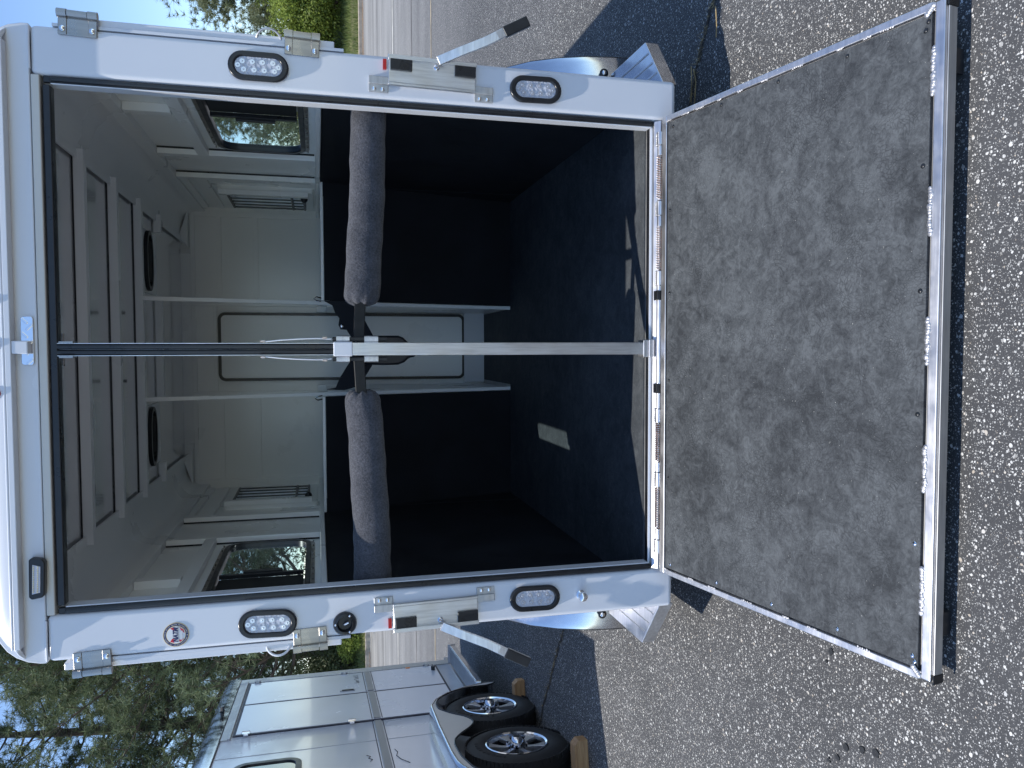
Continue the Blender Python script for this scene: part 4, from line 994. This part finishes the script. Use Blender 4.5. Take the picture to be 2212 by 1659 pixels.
# ------------------------------------------------------------------ trees
def star(nn, ln, rr):
    # a tuft of long needles: thin triangles leaving a common point
    d = rr.normal(size=(nn,3)); d[:,2] = d[:,2]*.8+.35; d /= np.linalg.norm(d,axis=1)[:,None]
    s = np.cross(d, rr.normal(size=(nn,3))); s /= np.linalg.norm(s,axis=1)[:,None]
    l = ln*rr.uniform(.7,1.15,nn)[:,None]
    return d*l, s
def pine(x, y, z, h, spread, tufts, label, seed, ln=.28, nn=26, z0=.12, mat=PINE, needle_w=.0085, name='pine_tree', lean=0, nbr=30):
    rr = np.random.default_rng(seed); pr = random.Random(seed)
    root = empty(name, (x,y,z)); tag(root, label, 'tree', 'trees beyond the curb')
    m = MB(); tp = []
    for i in range(13):
        q = i/12; tp.append(Vector((lean*q*h+.12*math.sin(q*5+seed), .12*math.cos(q*4+seed), q*h*.97)))
    m.tube(tp, [.02*h*(1-i/12)**.8+.015 for i in range(13)], 9); 
    C = []; 
    br = MB()
    for b in range(nbr):
        q = z0+(1-z0)*(b+pr.random())/nbr; p0 = tp[0].lerp(tp[-1], q); i = min(11, int(q*12)); p0 = tp[i].lerp(tp[i+1], q*12-i)
        a = b*2.4+pr.uniform(-.5,.5); ln_b = spread*(1-.72*q)*pr.uniform(.6,1.1); P = [p0]; d = Vector((math.cos(a), math.sin(a), pr.uniform(-.05,.45))).normalized()
        p = p0.copy(); k = 7
        for s_ in range(k):
            d = (d+Vector((pr.uniform(-.28,.28), pr.uniform(-.28,.28), pr.uniform(-.12,.26)))).normalized(); p = p+d*ln_b/k; P.append(p.copy())
        r0_ = .0075*h*(1-q)**.6*.55+.014
        br.tube(P, [r0_*(1-.82*t/k) for t in range(k+1)], 6)
        for s_ in range(2, k+1):
            for _ in range(pr.choice((2,3,3))):
                dd = (d+Vector((pr.uniform(-1,1),pr.uniform(-1,1),pr.uniform(-.4,.8)))).normalized(); l2 = pr.uniform(.25,.8)*ln_b*.38
                q1 = P[s_]+dd*l2*.5+Vector((0,0,pr.uniform(-.05,.1))); q2 = P[s_]+dd*l2
                br.tube([P[s_], q1, q2], [r0_*.28, r0_*.18, .005], 4, cap=False)
                C.append((q2, .8+.4*pr.random()))
                if pr.random() < .7: C.append((q1, .7+.3*pr.random()))
        C.append((P[-1], 1.1))
    m.build('trunk', BARK, root); br.build('branch', BARK, root)
    idx = rr.permutation(len(C)); base = [C[i] for i in idx]
    while len(base) < tufts:
        c, s_ = C[int(rr.integers(len(C)))]; base.append((c+Vector(rr.normal(size=3)*.34), s_*.9))
    base = base[:tufts] if len(base) > tufts else base
    Vs = []; To = []
    for (c, s_) in base:
        d, sd_ = star(nn, ln*s_, rr); c = np.array(c)[None,:]+rr.normal(size=(nn,3))*.012
        b = np.stack([c-sd_*needle_w, c+sd_*needle_w, c+d],1)
        Vs.append(b.reshape(-1,3)); t0 = rr.uniform(0,1)*.65; tt = np.clip(t0+rr.uniform(0,.35,nn),0,1); To.append(np.repeat(tt,3))
    V = np.concatenate(Vs); np_mesh('crown', V, np.arange(len(V)).reshape(-1,3), mat, root, np.concatenate(To))
    return root
def leafy(x, y, z, rx, ry, rz_, leaves, label, seed, size=.05, mat=BUSH, name='leafy_bush', cat='bush', group='bushes beyond the curb', clumps=26):
    rr = np.random.default_rng(seed); pr = random.Random(seed)
    root = empty(name, (x,y,z)); tag(root, label, cat, group)
    br = MB(); cs = []
    for i in range(clumps):
        d = rr.normal(size=3); d[2] = abs(d[2])*.9+.05; d /= np.linalg.norm(d); r_ = rr.uniform(.45,.95)
        c = np.array([d[0]*rx*r_, d[1]*ry*r_, .15*rz_+d[2]*rz_*r_]); cs.append((c, rr.uniform(.22,.42)*min(rx,rz_)))
        mid = Vector(c)*.5+Vector((pr.uniform(-.1,.1),pr.uniform(-.1,.1),.1))
        br.tube([(0,0,0), mid, Vector(c)], [.05*rz_/3+.01,.03*rz_/3+.006,.006], 5)
    br.build('branch', BARK, root)
    per = leaves//clumps; Vs = []; To = []
    for (c, r_) in cs:
        d = rr.normal(size=(per,3)); d /= np.linalg.norm(d,axis=1)[:,None]; rad = r_*rr.uniform(.35,1.05,per)[:,None]**.6
        p = c+d*rad*np.array([1.15,1.15,.85]); p[:,2] = np.maximum(p[:,2], .03)
        a = rr.normal(size=(per,3)); a /= np.linalg.norm(a,axis=1)[:,None]; b = np.cross(a, d+rr.normal(size=(per,3))*.5); b /= np.linalg.norm(b,axis=1)[:,None]+1e-9
        s_ = size*rr.uniform(.6,1.3,per)[:,None]
        q = np.stack([p-a*s_, p-b*s_*.5, p+a*s_, p+b*s_*.5],1); Vs.append(q.reshape(-1,3))
        t0 = rr.uniform(0,.55); To.append(np.repeat(np.clip(t0+rr.uniform(0,.5,per),0,1),4))
    V = np.concatenate(Vs); np_mesh('crown', V, np.arange(len(V)).reshape(-1,4), mat, root, np.concatenate(To))
    return root
pine(-9.2, 24.8, .2, 15.5, 6.0, 6200, 'tall pine whose needle tufts hang beside the upper left corner of the open trailer', 21, nbr=84, ln=.34, z0=.10, nn=22)
pine(-16.3, 24.9, .3, 14.5, 7.0, 6600, 'tall pine standing furthest left, above the roof of the closed trailer', 33, nbr=84, ln=.34, z0=.10, nn=22)
pine(-7.4, 29.5, .6, 13.0, 4.2, 2400, 'pine half hidden by the left post of the open trailer', 44, nbr=34, ln=.32)
pine(-13.4, 32.0, .8, 12.5, 5.0, 3800, 'dark pine behind the two tall pines on the left', 52, nbr=60, ln=.34, nn=20)
pine(-14.2, 27.8, .4, 15.5, 5.0, 2600, 'tall pine between the furthest left pine and the ones by the trailer corner', 39, nbr=70, ln=.34, z0=.10, nn=22, lean=.05)
pine(-6.2, 25.5, .5, 10.0, 3.4, 2000, 'pine seen through the left side window of the open trailer', 61, nbr=30, ln=.32)
pine(9.4, 28.5, .5, 6.4, 3.2, 4600, 'low pine seen through the right side window of the open trailer', 73, mat=PINEFAR, nbr=30, ln=.26, z0=.06)
pine(14.6, 29.5, .5, 7.6, 3.4, 4200, 'pale pine rising behind the bright bush on the right', 85, mat=PINEFAR, nbr=32, ln=.26, z0=.08)
pine(5.0, 30.5, .6, 7.0, 3.0, 500, 'pine behind the barred feed window on the right of the open trailer', 97, nbr=24, ln=.30, z0=.1)
leafy(12.9, 26.0, .35, 2.1, 1.3, 3.3, 38000, 'large bright yellow-green bush right of the open trailer', 5, clumps=54)
leafy(10.6, 26.8, .4, 1.5, 1.2, 2.0, 12000, 'green bush tucked behind the right post of the open trailer', 6, clumps=26)
leafy(15.6, 26.5, .4, 1.7, 1.2, 2.1, 9000, 'rounded green bush at the right end of the bank', 7, clumps=26)
leafy(-9.7, 23.9, .15, .9, .6, 1.0, 7000, 'small bright green shrub at the curb beside the closed trailer', 8, size=.04, clumps=20)
OLIVE = foliage('olive_scrub_leaves', (.055,.075,.03), (.17,.19,.08), .3)
leafy(-11.8, 25.2, .3, 2.2, 1.0, 2.2, 16000, 'olive scrub under the tall pines on the left', 9, size=.05, mat=OLIVE, clumps=36)
leafy(-8.2, 25.8, .3, 1.8, 1.0, 2.3, 10000, 'olive scrub behind the left post of the open trailer', 10, size=.05, mat=OLIVE, clumps=30)
leafy(8.2, 25.5, .3, 1.6, 1.0, 2.6, 9000, 'olive scrub seen low through the right side window', 12, size=.05, mat=OLIVE, clumps=28)
